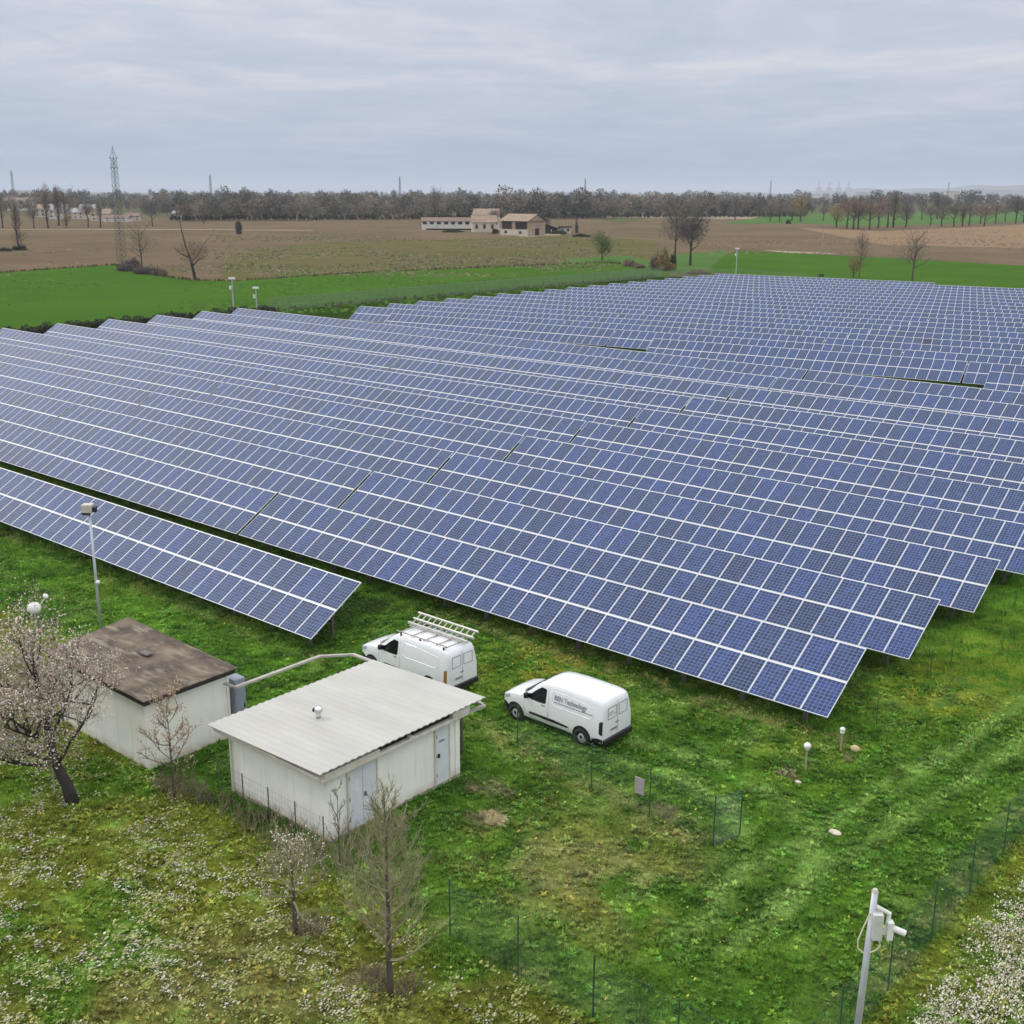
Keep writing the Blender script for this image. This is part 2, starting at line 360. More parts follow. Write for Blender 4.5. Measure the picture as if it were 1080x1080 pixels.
tag(link('grass_lot', np_mesh('grass_lot', np.stack([X, Y, Z], -1), F, gr.m, col=grass_color(X, Y), smooth=True)), kind='structure')

def gh(x, y):
    z = 0.004+0.10*(fbm(x, y, 3.0)-0.4).clip(0)+0.03*fbm(x, y, 0.7); return z
# grass under and around the arrays, its colour darkened to carry table shade
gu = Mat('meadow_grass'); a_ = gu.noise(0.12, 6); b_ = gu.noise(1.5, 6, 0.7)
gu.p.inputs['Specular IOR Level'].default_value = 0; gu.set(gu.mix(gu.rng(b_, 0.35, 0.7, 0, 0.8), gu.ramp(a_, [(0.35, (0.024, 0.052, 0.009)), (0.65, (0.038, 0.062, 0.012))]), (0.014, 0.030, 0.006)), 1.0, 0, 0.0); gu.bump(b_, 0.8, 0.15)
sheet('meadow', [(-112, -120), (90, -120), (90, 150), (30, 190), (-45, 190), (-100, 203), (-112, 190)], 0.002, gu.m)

wf = Mat('young_wheat'); a_ = wf.noise(0.03, 7, 0.7); b_ = wf.noise(0.35, 6, 0.7, scl=(1, 0.08, 1)); c_ = wf.noise(2.5, 5, 0.7)
cw = wf.ramp(a_, [(0.35, (0.046, 0.108, 0.016)), (0.65, (0.066, 0.135, 0.020))])
cw = wf.mix(wf.rng(b_, 0.35, 0.7, 0, 0.6), cw, (0.034, 0.088, 0.013)); cw = wf.mix(wf.rng(c_, 0.45, 0.8, 0, 0.3), cw, (0.085, 0.135, 0.025))
wf.set(cw, 1.0, 0, 0.0)
P2 = lambda L: [tuple(G(x, y))[:2] for x, y in L]
far_edge = P2([(0,288),(60,283.5),(120,279.5),(150,287),(175,292),(204,296),(250,296.5),(300,293),(400,287),(520,282),(590,279),(640,277),(700,284)])
sheet('wheat_field', [(-230, -160), (-228, 40)]+far_edge+[(-112.5, 196), (-112.5, 60), (-113, -160)], 0.03, wf.m)
sheet('wheat_field', P2([(735,290),(700,284.5)])+P2([(760,271),(780,264.5),(850,268),(950,273),(1080,280.5)])+[(60, 262), (110, 245), (110, 150), (30, 191.5), (-45, 191.5), (-98, 204)], 0.034, wf.m)
def soil(name, c1, c2, c3, rows=(0.05, 1.2, 1), sc=0.5, greens=None):
    q = Mat(name); a = q.noise(0.018, 7, 0.72); b = q.noise(sc, 6, 0.7, scl=rows); d = q.noise(0.11, 8, 0.78)
    c = q.ramp(a, [(0.38, c1), (0.60, c2)]); c = q.mix(q.rng(b, 0.35, 0.7, 0, 0.55), c, c3)
    if greens: c = q.mix(q.rng(d, 0.48, 0.62, 0, 0.75), c, greens)
    q.set(c, 1.0, 0, 0.0); return q.m
SOILR = soil('ploughed_soil', (0.125, 0.093, 0.062), (0.179, 0.129, 0.087), (0.095, 0.072, 0.047), greens=(0.103, 0.095, 0.047))
SOILO = soil('olive_stubble', (0.114, 0.099, 0.047), (0.152, 0.118, 0.067), (0.080, 0.076, 0.034), greens=(0.065, 0.087, 0.021))
SOILT = soil('tan_soil', (0.220, 0.150, 0.095), (0.256, 0.175, 0.108), (0.182, 0.122, 0.077))
PATHM = soil('pale_track', (0.27, 0.24, 0.18), (0.34, 0.29, 0.21), (0.20, 0.165, 0.12))
GRS = soil('distant_green', (0.060, 0.135, 0.035), (0.075, 0.155, 0.04), (0.10, 0.12, 0.05))
near = [(-231, -300), (-229, 40)]+far_edge
sheet('ploughed_field', near[:-1]+P2([(640,277),(700,271),(690,242),(620,229),(450,229),(250,233),(0,229)])+[(-900, 200), (-900, -300)], 0.012, SOILR)
sheet('stubble_field', P2([(232,296),(300,292.8),(400,286.8),(520,281.8),(590,278.8),(655,276),(700,271),(690,253),(600,249),(480,252),(330,256),(240,268)]), 0.018, SOILO)
sheet('ploughed_field', P2([(590,278),(700,284),(760,271),(780,264),(850,267.5),(950,272.5),(1080,280)])+[(60, 262.5), (200, 240), (150, 560)]+P2([(1080,226),(850,228),(690,229),(640,240)]), 0.015, SOILR)
sheet('tan_field', P2([(930,258),(1080,262),(1080,237),(930,244),(840,240)])+[], 0.022, SOILT)
sheet('tan_field', P2([(1080,262),(1180,268),(1180,236),(1080,237)]), 0.022, SOILT)
sheet('track', P2([(0,241.6),(180,241.8),(330,242.6),(330,243.3),(180,242.4),(0,242.3)]), 0.05, PATHM)
sheet('track', P2([(628,227),(842,228.5),(842,231.5),(700,230.3),(628,229.4)]), 0.06, PATHM)
sheet('track', P2([(805,264),(870,266.6),(885,268.4),(830,267)]), 0.05, PATHM)
sheet('track', P2([(560,246.5),(590,246),(592,248),(555,250),(545,249.5)]), 0.05, PATHM)
sheet('far_green_field', P2([(760,236),(860,236),(905,239),(1080,234),(1080,222),(960,223),(820,226)]), 0.07, GRS)
sheet('grass_bank', P2([(585,279.3),(640,277.3),(700,284.5),(700,277),(660,270),(600,273)]), 0.04, GRS)
sheet('grass_bank', P2([(690,284),(740,290),(768,266),(762,264),(700,270)]), 0.042, GRS)

# far hills
hm = Mat('hazy_hills'); hm.set(hm.ramp(hm.noise(0.002, 5), [(0.3, (0.05, 0.07, 0.05)), (0.7, (0.09, 0.09, 0.06))]), 1.0)
hb = MB(); pts = []
rng_ = np.random.RandomState(3)
for i in range(80):
    x = 560+i*11.0; d = _f + RX*((x-540)/FPX); d.z = 0; d.normalize(); p = CAM+d*12500
    h = 20+90*(1/(1+math.exp(-(x-900)/60.0)))+10*math.sin(i*0.5)+8*math.sin(i*1.3+1)
    q = CAM+d*13600
    pts.append(((p.x, p.y, -2), (p.x*1.0, p.y, h*0.55), ((p.x+q.x)/2, (p.y+q.y)/2, h), (q.x, q.y, -2)))
for i in range(79):
    for j in range(3): hb.quad(pts[i][j], pts[i+1][j], pts[i+1][j+1], pts[i][j+1])
tag(hb.build('hills', hm.m, smooth=True), kind='structure')

# haze: one box round everything
hz_m = bpy.data.materials.new('haze_air'); hz_m.use_nodes = True; hn = hz_m.node_tree; hn.nodes.clear()
ho = hn.nodes.new('ShaderNodeOutputMaterial'); hv = hn.nodes.new('ShaderNodeVolumePrincipled')
hv.inputs['Color'].default_value = (0.84, 0.90, 1.0, 1); hv.inputs['Density'].default_value = 0.00009; hv.inputs['Anisotropy'].default_value = 0.0
hn.links.new(hv.outputs[0], ho.inputs['Volume'])
hzb = MB().box((-14500, -3500, -3.5), (9500, 16500, 128)).build('haze', hz_m)
tag(hzb, kind='stuff', label='thin pale haze over the whole plain', cat='haze')

# ------------------------------------------------------------------ solar tables
TILT = math.radians(31.46); PW, PL, PP, TL = 0.993, 1.535, 1.005, 3.12; H0 = 0.85
ct, st = math.cos(TILT), math.sin(TILT)
def proj(p):
    d = Vector(p)-CAM; z = d.dot(_f); return 540+FPX*d.dot(RX)/z, 540-FPX*d.dot(RU)/z, z
def panel_mesh():
    b = MB(); fw = 0.024; t = 0.04
    g = b
    g.quad((fw, fw, t-0.004), (PW-fw, fw, t-0.004), (PW-fw, PL-fw, t-0.004), (fw, PL-fw, t-0.004), 0)
    g.box((0, 0, 0), (PW, fw, t), 1); g.box((0, PL-fw, 0), (PW, PL, t), 1)
    g.box((0, fw, 0), (fw, PL-fw, t), 1); g.box((PW-fw, fw, 0), (PW, PL-fw, t), 1)
    g.quad((fw, fw, t-0.012), (fw, PL-fw, t-0.012), (PW-fw, PL-fw, t-0.012), (PW-fw, fw, t-0.012), 2)
    me = g.mesh('solar_panel', [SOLAR, ALU, BACK])
    uv = me.uv_layers.new(name='cells')
    for li, q in zip(me.polygons[0].loop_indices, ((0,0),(1,0),(1,1),(0,1))): uv.data[li].uv = q
    return me
PANEL = panel_mesh()
def rails_mesh(n, posts):
    b = MB(); L = n*PP
    R_ = Matrix.Rotation(TILT, 4, 'X'); T = Matrix.Translation((0, 0, H0)) @ R_
    for v in (0.35, 1.15, 1.93, 2.72): b.box((0.02, v-0.03, -0.062), (L-0.04, v+0.03, -0.002), 0, T)
    b.box((0.01, PL+0.002, -0.02), (L-0.02, PL+0.048, 0.030), 0, T); b.box((0.0, 2*PL+0.052, -0.01), (L-0.012, 2*PL+0.078, 0.036), 0, T)
    k = posts
    for x in k:
        b.box((x-0.04, 0.15, -0.16), (x+0.04, 2.95, -0.064), 1, T)
    return b
def leg_mesh(y, h):
    b = MB(); b.box((-0.075, y-0.03, 0), (0.075, y+0.03, h)); b.box((-0.075, y+0.032, 0), (-0.06, y+0.10, h)); b.box((0.06, y+0.032, 0), (0.075, y+0.10, h))
    return b
LEG_F = leg_mesh(0.88, H0+0.88*math.tan(TILT)-0.17).mesh('leg', STEEL)
LEG_R = leg_mesh(2.05, H0+2.05*math.tan(TILT)-0.17).mesh('leg', STEEL)
_rm = {}
def post_xs(n): 
    k = max(2, round(n*PP/2.5)); return [n*PP/k*(i+0.5) for i in range(k)]
def solar_table(x, y, rz, n, label, group, legs=False):
    t = empty('solar_table', (x, y, 0), rz, label=label, cat='solar table', group=group)
    for v in (0.0, PL+0.05):
        for i in range(n):
            o = bpy.data.objects.new('solar_panel', PANEL); COL.objects.link(o); o.parent = t
            o.location = (i*PP, v*ct, H0+v*st); o.rotation_euler = (TILT, 0, 0)
    ps = post_xs(n)
    if legs:
        if (n, 1) not in _rm: _rm[(n, 1)] = rails_mesh(n, ps).mesh('mounting_rails', [RAIL, STEEL])
        link('mounting_rails', _rm[(n, 1)], t)
        for px in ps:
            link('leg', LEG_F, t, (px, 0, 0)); link('leg', LEG_R, t, (px, 0, 0))
    else:
        if (n, 0) not in _rm:
            b = rails_mesh(n, ps)
            for px in ps:
                b.box((px-0.06, 0.84, -0.16), (px+0.06, 0.92, H0+0.88*math.tan(TILT)-0.17), 1)
                b.box((px-0.06, 2.02, -0.16), (px+0.06, 2.1, H0+2.05*math.tan(TILT)-0.17), 1)
            _rm[(n, 0)] = b.mesh('support_frame', [RAIL, STEEL])
        link('support_frame', _rm[(n, 0)], t)
    return t
ORD = ['frontmost', 'second', 'third', 'fourth', 'fifth', 'sixth', 'seventh', 'eighth', 'ninth', 'tenth', 'eleventh', 'twelfth', 'thirteenth',
       'fourteenth', 'fifteenth', 'sixteenth', 'seventeenth', 'eighteenth', 'nineteenth', 'twentieth', 'last']
POS = ['rightmost', 'second from the right', 'third from the right', 'leftmost']
AY = [0, 6.786, 13.441, 20.112, 26.687, 33.294, 39.909, 46.582, 53.309, 60.028, 65.75]
ARR = [(18.30, 32), (-14.06, 32), (-46.42, 32), (-78.58, 19)]
for r in range(11):
    segs = [(0.0, 32), (-32.36, 20)] if r == 0 else ARR
    for j, (xr, n) in enumerate(segs):
        where = ('right part' if j == 0 else 'left part') if r == 0 else POS[j]+' table'
        solar_table(xr-n*PP, AY[r], 0, n, '%s of the %s solar row of the near array' % (where, ORD[r]), 'solar tables of the near array', legs=(r <= 3 and j == 0) or (r == 0))
TH = math.radians(9.1); cT, sT = math.cos(TH), math.sin(TH)
START = {0: -1.1, 1: -36.6, 2: -76.6}
for k in range(20):
    b = 73.75+5.72*k+1.0*max(0, 1-k/5)
    x0 = START.get(k, -87.0)
    Yof = lambda X: (b+X*sT)/cT
    xe = x0
    lim = -46 if k == 19 else 60
    while xe < lim and proj((xe, Yof(xe), 1.5))[0] < 1150: xe += 0.5
    total = int((xe-x0)/cT/PP); pos = 0; j = 0
    while total-pos > 3:
        n = min(32, total-pos)
        if total-pos-n < 8: n = min(total-pos, 40)
        s_ = pos*PP+0.2*j
        X_ = x0+s_*cT
        where = ['leftmost', 'second from the left', 'third from the left', 'fourth from the left'][j]
        solar_table(X_, Yof(X_), TH, n, '%s table in the %s solar row of the far array' % (where, ORD[k]), 'solar tables of the far array').location.z = 0.04
        pos += n; j += 1

# ------------------------------------------------------------------ white shed
plast = Mat('painted_concrete'); a1 = plast.noise(1.4, 6, 0.65); z1 = plast.N.new('ShaderNodeSeparateXYZ'); plast.L.new(plast.coord('Object'), z1.inputs[0])
base = plast.ramp(a1, [(0.3, (0.78, 0.77, 0.71)), (0.7, (0.86, 0.85, 0.79))])
stk = plast.noise(5, 5, 0.7, scl=(1, 1, 0.08))
base = plast.mix(plast.rng(stk, 0.5, 0.75, 0, 0.35), base, (0.55, 0.53, 0.46))
mud = plast.math('MULTIPLY', plast.rng(z1.outputs[2], 0.0, 0.38, 1, 0), plast.rng(plast.noise(3, 4), 0.3, 0.6, 0.2, 0.75))
base = plast.mix(mud, base, (0.42, 0.32, 0.20))
plast.set(base, 0.85); plast.bump(plast.noise(30, 4), 0.3, 0.01)
roofw = Mat('white_roof_sheet'); rr = roofw.noise(1.2, 5, 0.6, scl=(0.3, 1, 1)); rn = roofw.noise(8, 5, 0.7)
rc = roofw.ramp(rr, [(0.3, (0.38, 0.37, 0.34)), (0.7, (0.455, 0.445, 0.41))]); rc = roofw.mix(roofw.rng(rn, 0.55, 0.8, 0, 0.3), rc, (0.39, 0.38, 0.35)); roofw.set(rc, 0.55)
DOORM = simple('pale_steel_door', (0.66, 0.69, 0.73), (0.60, 0.63, 0.68), 2, 0.45)
TRIM = simple('cornice_render', (0.62, 0.59, 0.52), (0.48, 0.45, 0.38), 3, 0.8)
JOINT = simple('joint_grey', (0.30, 0.29, 0.26), None, 5, 0.9)  # plain grey for door seams, hinges and the air grille
DARKV = simple('painted_gap_dark', (0.012, 0.012, 0.012), None, 5, 0.9)
BLUE = simple('blue_print', (0.06, 0.11, 0.40), None, 5, 0.5)
CHROME = simple('shiny_steel', (0.75, 0.75, 0.75), (0.6, 0.6, 0.6), 5, 0.22, 1.0)
shed = empty('concrete_shed', (6.23, -8.25, 0), label='white concrete shed with a pale corrugated roof, beside the vans', cat='shed')
SX, SY, SH = 4.47, 5.25, 2.10        # local size
b = MB(); b.box((0, 0, 0), (SX, SY, SH)); b.build('wall', plast.m, shed)
b = MB()
for x in (0.0, SX): 
    for y in (0.0, SY):
        b.box((x-0.03 if x == 0 else x-0.16, y-0.03 if y == 0 else y-0.16, 0), (x+0.16 if x == 0 else x+0.03, y+0.16 if y == 0 else y+0.03, SH-0.004))
for x in (1.45, 2.95): b.box((x-0.02, -0.008, 0.02), (x+0.02, 0.02, SH-0.01))
for y in (2.3, 3.4): b.box((SX-0.02, y-0.015, 0.02), (SX+0.008, y+0.015, SH-0.01))
b.build('pilaster', plast.m, shed)
b = MB(); b.box((-0.26, -0.40, SH-0.02), (SX+0.26, SY+0.22, SH+0.10)); b.build('cornice', TRIM, shed, bevel=0.025)
b = MB(); b.box((-0.24, -0.44, SH+0.103), (SX+0.20, -0.30, SH+0.175)); b.box((SX+0.10, -0.30, SH+0.103), (SX+0.25, 1.75, SH+0.235)); b.box((SX+0.10, 2.95, SH+0.103), (SX+0.25, 3.1, SH+0.16)); b.box((SX+0.10, 4.75, SH+0.103), (SX+0.27, SY+0.25, SH+0.30))
b.box((-0.22, -0.30, SH+0.103), (-0.10, SY+0.2, SH+0.16)); b.build('fascia', TRIM, shed)
b = MB(); b.box((-0.08, -0.28, SH+0.102), (SX-0.3, SY+0.1, SH+0.17)); b.box((SX-0.298, 1.77, SH+0.102), (SX+0.12, 4.73, SH+0.29)); b.build('roof_gap_dark', DARKV, shed)  # solid black boxes: the shade of the open gap put into colour
def corrug(x0, x1, y0, y1, z0, z1, pitch, amp):
    n = int((y1-y0)/pitch)*6; vs = []
    for i in range(n+1):
        y = y0+(y1-y0)*i/n; ph = (i % 6)
        h = amp*(0.5-0.5*math.cos(2*PI*ph/6)); h = amp*min(1, max(0, (h/amp)*1.7-0.35))
        vs += [(x0, y, z0+h), (x1, y, z1+h), (x0, y, z0+h-0.025), (x1, y, z1+h-0.025)]
    b = MB(); fs = []
    for i in range(n):
        a = 4*i; c_ = 4*(i+1)
        fs += [(a, a+1, c_+1, c_), (a+2, c_+2, c_+3, a+3), (a, c_, c_+2, a+2), (a+1, a+3, c_+3, c_+1)]
    fs += [(0, 2, 3, 1), (4*n, 4*n+1, 4*n+3, 4*n+2)]
    b.add(vs, fs); return b
corrug(-0.36, SX+0.34, -0.52, SY+0.90, SH+0.20, SH+0.365, 0.25, 0.022).build('roof', roofw.m, shed)
# mushroom vent on the roof
v = empty('roof_vent', (8.12-6.23, -6.38+8.25, 0)); v.parent = shed
b = MB(); b.cyl((0, 0, SH+0.27), 0.075, 0.22, 14); b.sphere((0.01, 0, SH+0.54), 0.14, 14, 9, sc=(1, 1, 0.85)); b.build('vent_cowl', CHROME, v, smooth=True)
b = MB(); b.cyl((-0.10, -0.07, SH+0.535), 0.075, 0.02, 14, axis='X'); b2 = b
b.build('vent_mouth', BLACK, v)
# doors on the east wall (x = SX)
def door(y0, y1, z1=1.93):
    d = empty('door', (SX, 0, 0)); d.parent = shed
    MB().box((0.002, y0, 0.03), (0.035, y1, z1)).build('door_leaf', DOORM, d)
    f = MB(); f.box((0.0, y0-0.05, 0.0), (0.055, y0, z1+0.05)); f.box((0.0, y1, 0.0), (0.055, y1+0.05, z1+0.05)); f.box((0.0, y0, z1), (0.055, y1, z1+0.05)); f.build('door_frame', TRIM, d)
    return d
d1 = door(0.72, 1.78)
MB().box((0.036, 1.245, 0.05), (0.040, 1.255, 1.9)).build('door_seam', JOINT, d1)
h = MB(); h.box((0.036, 1.30, 0.98), (0.08, 1.36, 1.10)); h.build('handle', BLACK, d1, bevel=0.008)
for (yy, zz) in ((0.95, 1.40), (0.98, 1.18)): 
    MB().box((0.036, yy, zz), (0.042, yy+0.16, zz+0.14)).build('notice', WHITEP, d1)
d2 = door(4.22, 4.78)
MB().box((0.036, 4.34, 1.38), (0.042, 4.62, 1.62)).build('sign_plate', WHITEP, d2)
g_ = MB()
for i in range(3): g_.box((0.043, 4.37+i*0.08, 1.47), (0.046, 4.37+i*0.08+0.055, 1.55+0.02*(i % 2)))
g_.build('sign_print', BLUE, d2)
MB().box((0.036, 4.30, 1.00), (0.08, 4.36, 1.12)).build('handle', BLACK, d2)
MB().box((0.002, 4.95, 1.55), (0.02, 5.08, 1.90)).build('air_grille', JOINT, shed)
PLN = simple('stained_plinth', (0.42, 0.37, 0.29), (0.25, 0.21, 0.16), 2.5, 0.95)
b = MB(); b.box((-0.05, -0.05, 0), (SX+0.05, -0.034, 0.13)); b.box((SX+0.034, -0.05, 0), (SX+0.05, SY, 0.11)); b.build('plinth', PLN, shed)
b = MB(); b.tube([(0.12, -0.08, SH-0.03), (0.12, -0.08, 0.1)], 0.035, 8); b.build('downpipe', TRIM, shed)
for dd_, y0_ in ((d1, 0.74), (d2, 4.24)):
    for zz_ in (0.35, 1.0, 1.65): MB().box((0.036, y0_, zz_), (0.05, y0_+0.03, zz_+0.12)).build('hinge', JOINT, dd_)
gm_ = MB()
for i in range(26):
    pass
# ------------------------------------------------------------------ brown-roofed shed
bit = Mat('bitumen_roof'); r1 = bit.noise(1.1, 6, 0.65); r2 = bit.noise(0.8, 5, 0.6, scl=(1, 4, 1)); r3 = bit.noise(12, 5, 0.7)
bc = bit.ramp(r1, [(0.36, (0.050, 0.038, 0.030)), (0.50, (0.105, 0.075, 0.058)), (0.66, (0.175, 0.135, 0.095))])
bc = bit.mix(bit.rng(r2, 0.52, 0.66, 0, 0.75), bc, (0.27, 0.23, 0.16)); bc = bit.mix(bit.rng(r3, 0.5, 0.8, 0, 0.5), bc, (0.06, 0.045, 0.04)); bit.set(bc, 0.9); bit.bump(r3, 0.5, 0.02)
shed2 = empty('concrete_shed', (-2.25, -9.2, 0), label='cream shed with a flat rusty brown roof, left of the white shed', cat='shed')
b = MB(); b.box((0, 0, 0), (5.4, 3.1, 2.38)); b.build('wall', plast.m, shed2)
b = MB(); b.box((5.38, -0.02, 0), (5.42, 0.06, 2.36)); b.box((5.38, 3.04, 0), (5.43, 3.13, 2.36)); b.box((-0.02, -0.02, 0), (0.08, 0.02, 2.36)); b.build('pilaster', plast.m, shed2)
def slab(pts, th): 
    b = MB(); n = len(pts); b.add([(p[0], p[1], p[2]) for p in pts]+[(p[0], p[1], p[2]-th) for p in pts], [tuple(range(n)), tuple(range(2*n-1, n-1, -1))]+[(i, n+i, n+(i+1) % n, (i+1) % n) for i in range(n)]); return b
slab([(-0.22, -0.22, 2.58), (5.80, -0.24, 2.56), (5.88, 3.2, 2.62), (-0.75, 3.25, 2.72)], 0.035).build('roof', bit.m, shed2)
slab([(-0.18, -0.18, 2.52), (5.76, -0.2, 2.50), (5.8, 3.15, 2.55), (-0.6, 3.2, 2.66)], 0.13).build('roof_edge', simple('black_roof_edge', (0.025, 0.022, 0.02), None, 6, 0.8), shed2)
b = MB(); b.box((2.4, 1.7, 2.655), (2.9, 1.95, 2.70)); b.build('loose_sheet', STEEL, shed2, rz=0.0)
cab = empty('electrical_cabinet', (3.02, -5.95, 0), label='tall grey steel cabinet at the back corner of the brown-roofed shed', cat='cabinet')
CABM = simple('grey_blue_steel', (0.27, 0.30, 0.36), (0.22, 0.25, 0.31), 3, 0.5)
MB().box((-0.35, 0, 0), (0.30, 0.42, 2.05)).build('cabinet_body', CABM, cab, bevel=0.01)
MB().box((0.303, 0.04, 0.1), (0.315, 0.38, 1.95)).build('cabinet_door', CABM, cab)
MB().box((0.315, 0.32, 1.0), (0.345, 0.345, 1.15)).build('handle', BLACK, cab)
# cable tray between the sheds
tray = empty('cable_tray', (3.9, -6.3, 0), label='raised pale cable tray running from the brown-roofed shed round behind the white shed', cat='cable tray')
def flat_run(pts, wd, th, z):
    b = MB(); P_ = [Vector((*p, z)) for p in pts]; L_, R_ = [], []
    for i, p in enumerate(P_):
        a = P_[max(i-1, 0)]; c_ = P_[min(i+1, len(P_)-1)]; t = (c_-a).normalized(); nrm = Vector((-t.y, t.x, 0)); L_.append(p+nrm*wd/2); R_.append(p-nrm*wd/2)
    for i in range(len(P_)-1):
        dz = Vector((0, 0, th)); b.add([L_[i], R_[i], R_[i+1], L_[i+1], L_[i]+dz, R_[i]+dz, R_[i+1]+dz, L_[i+1]+dz], [(0,1,2,3),(7,6,5,4),(1,0,4,5),(2,1,5,6),(3,2,6,7),(0,3,7,4)])
    return b
TRAYM = simple('dusty_tray', (0.42, 0.40, 0.36), (0.34, 0.32, 0.28), 3, 0.7)
flat_run([(-0.55, -0.05), (-0.03, 0.0), (0.0, 3.5), (0.75, 4.38), (6.55, 4.40), (6.98, 4.30), (6.93, 3.55)], 0.13, 0.07, 2.06).build('tray', TRAYM, tray)
b = MB()
for px, py in ((1.3, 4.40), (3.6, 4.40), (5.9, 4.40)): b.box((px-0.03, py-0.03, 0), (px+0.03, py+0.03, 2.06))
b.build('tray_post', STEEL, tray)

# ------------------------------------------------------------------ vans
VWHITE = Mat('white_van_paint'); VWHITE.set(VWHITE.ramp(VWHITE.noise(2.5, 4), [(0.3, (0.74, 0.75, 0.77)), (0.7, (0.79, 0.80, 0.82))]), 0.22, 0.0, 0.5)
VWHITE.p.inputs['Coat Weight'].default_value = 0.5; VWHITE.p.inputs['Coat Roughness'].default_value = 0.06; VWHITE = VWHITE.m
GLASS = Mat('dark_tinted_glass'); GLASS.set((0.008, 0.010, 0.011), 0.05, 0.0, 0.35); GLASS = GLASS.m
WGLASS = Mat('windscreen_glass'); WGLASS.set((0.05, 0.06, 0.065), 0.06, 0, 0.6); WGLASS = WGLASS.m
TYRE = simple('tyre_rubber', (0.02, 0.02, 0.021), None, 9, 0.85)
RIM = simple('steel_wheel', (0.52, 0.53, 0.55), (0.42, 0.43, 0.45), 5, 0.4, 0.3)
RED = simple('rear_lamp_red', (0.12, 0.012, 0.010), None, 3, 0.25)
AMB = simple('rear_lamp_amber', (0.35, 0.16, 0.04), None, 3, 0.3)
LAMPG = simple('clear_headlamp', (0.42, 0.45, 0.50), (0.30, 0.33, 0.38), 20, 0.15)
SEAM = simple('door_gap', (0.20, 0.21, 0.23), None, 3, 0.7)
GREYT = simple('grey_lettering', (0.25, 0.27, 0.32), None, 3, 0.6)
PLATE = simple('white_number_plate', (0.62, 0.63, 0.66), None, 3, 0.4)
PRINT = simple('dark_print', (0.05, 0.06, 0.10), None, 3, 0.6)
def van(loc, label, L, W, H, wb0, wb1):
    """van pointing along local -X, front bumper at x = 0; body is one lofted shell"""
    t = empty('delivery_van', loc, 0, label=label, cat='van', group='white vans parked on the grass')
    hw = W/2
    s = L/4.45; hs = H/1.83
    # stations: x, roof/hood height, half width factor at belt, roof half width
    ST = [(0.00, 0.62, .60, .50), (0.04, 0.78, .78, .62), (0.14, 0.90, .90, .72), (0.32, 0.99, .965, .78), (0.62, 1.07, .995, .80), (0.90, 1.13, 1., .81),
          (1.08, 1.22, 1., .81), (1.28, 1.38, 1., .80), (1.50, 1.56, 1., .79), (1.70, 1.69, 1., .79), (1.90, 1.765, 1., .80), (2.20, 1.81, 1., .81), (2.7, 1.83, 1., .82),
          (3.3, 1.83, 1., .82), (3.9, 1.82, 1., .82), (4.18, 1.80, 1., .82), (4.30, 1.77, .995, .81), (4.37, 1.71, .985, .80), (4.41, 1.55, .97, .79)]
    def ring(x, top, wf, rf):
        x *= s; top *= hs; bw = hw*wf; pts = []
        z0 = 0.24
        belt = min(1.02*hs, top-0.04)
        prof = [(bw*0.90, z0), (bw*0.985, z0+0.08), (bw*1.0, 0.50), (bw*1.0, max(0.52, min(0.78, belt-0.02))), (bw*0.985, belt)]
        rw = hw*rf*wf
        if top-belt > 0.15:
            prof += [(bw*0.965+(rw-bw*0.965)*0.25, belt+(top-belt)*0.38), (bw*0.965+(rw-bw*0.965)*0.62, belt+(top-belt)*0.74), (rw*1.0, top-0.07), (rw*0.93, top-0.018), (rw*0.55, top+0.006)]
        else:
            d_ = top-belt
            prof += [(bw*0.97, belt+d_*0.25), (bw*0.94, belt+d_*0.5), (bw*0.86, belt+d_*0.75), (bw*0.72, top-0.01), (bw*0.45, top+0.012)]
        prof += [(0, top+0.016)]
        return [(x, -y, z) for y, z in prof]+[(x, y, z) for y, z in prof[:-1][::-1]]
    R_ = [ring(*q) for q in ST]; n = len(R_[0]); b = MB()
    vs = [p for r_ in R_ for p in r_]; fs = []
    for i in range(len(R_)-1):
        for k in range(n-1): fs.append((i*n+k, i*n+k+1, (i+1)*n+k+1, (i+1)*n+k))
        fs.append((i*n+n-1, i*n, (i+1)*n, (i+1)*n+n-1))
    fs.append(tuple(range(n-1, -1, -1)))
    l0 = len(vs)
    # tailgate: slightly inset panel closing the shell
    vs += [(p[0]+0.012, p[1]*0.93, 0.27+(p[2]-0.27)*0.955) for p in R_[-1]]
    for k in range(n): fs.append(((len(R_)-1)*n+k, (len(R_)-1)*n+(k+1) % n, l0+(k+1) % n, l0+k))
    fs.append(tuple(l0+k for k in range(n)))
    b.add(vs, fs); bo = b.build('body', VWHITE, t, smooth=True)
    es = bo.modifiers.new('edges', 'EDGE_SPLIT'); es.split_angle = math.radians(50)
    XS = [q[0]*s for q in ST]
    def surf(x, z, side, off=0.006):
        x = max(0.001, min(XS[-1]-1e-4, x))
        i = max(j for j in range(len(XS)-1) if XS[j] <= x); f = (x-XS[i])/(XS[i+1]-XS[i]); ys = []
        for r_ in (R_[i], R_[i+1]):
            pr = [(-p[1], p[2]) for p in r_[:n//2+1]]; y = pr[0][0]
            for (ya, za), (yb, zb_) in zip(pr[:-1], pr[1:]):
                if za <= z <= zb_ and zb_ > za: y = ya+(yb-ya)*(z-za)/(zb_-za); break
                if z > zb_: y = yb
            ys.append(y)
        return side*((ys[0]*(1-f)+ys[1]*f)+off)
    def topz(x):
        x = max(0, min(XS[-1]-1e-4, x)); i = max(j for j in range(len(XS)-1) if XS[j] <= x); f = (x-XS[i])/(XS[i+1]-XS[i])
        return (ST[i][1]*(1-f)+ST[i+1][1]*f)*hs
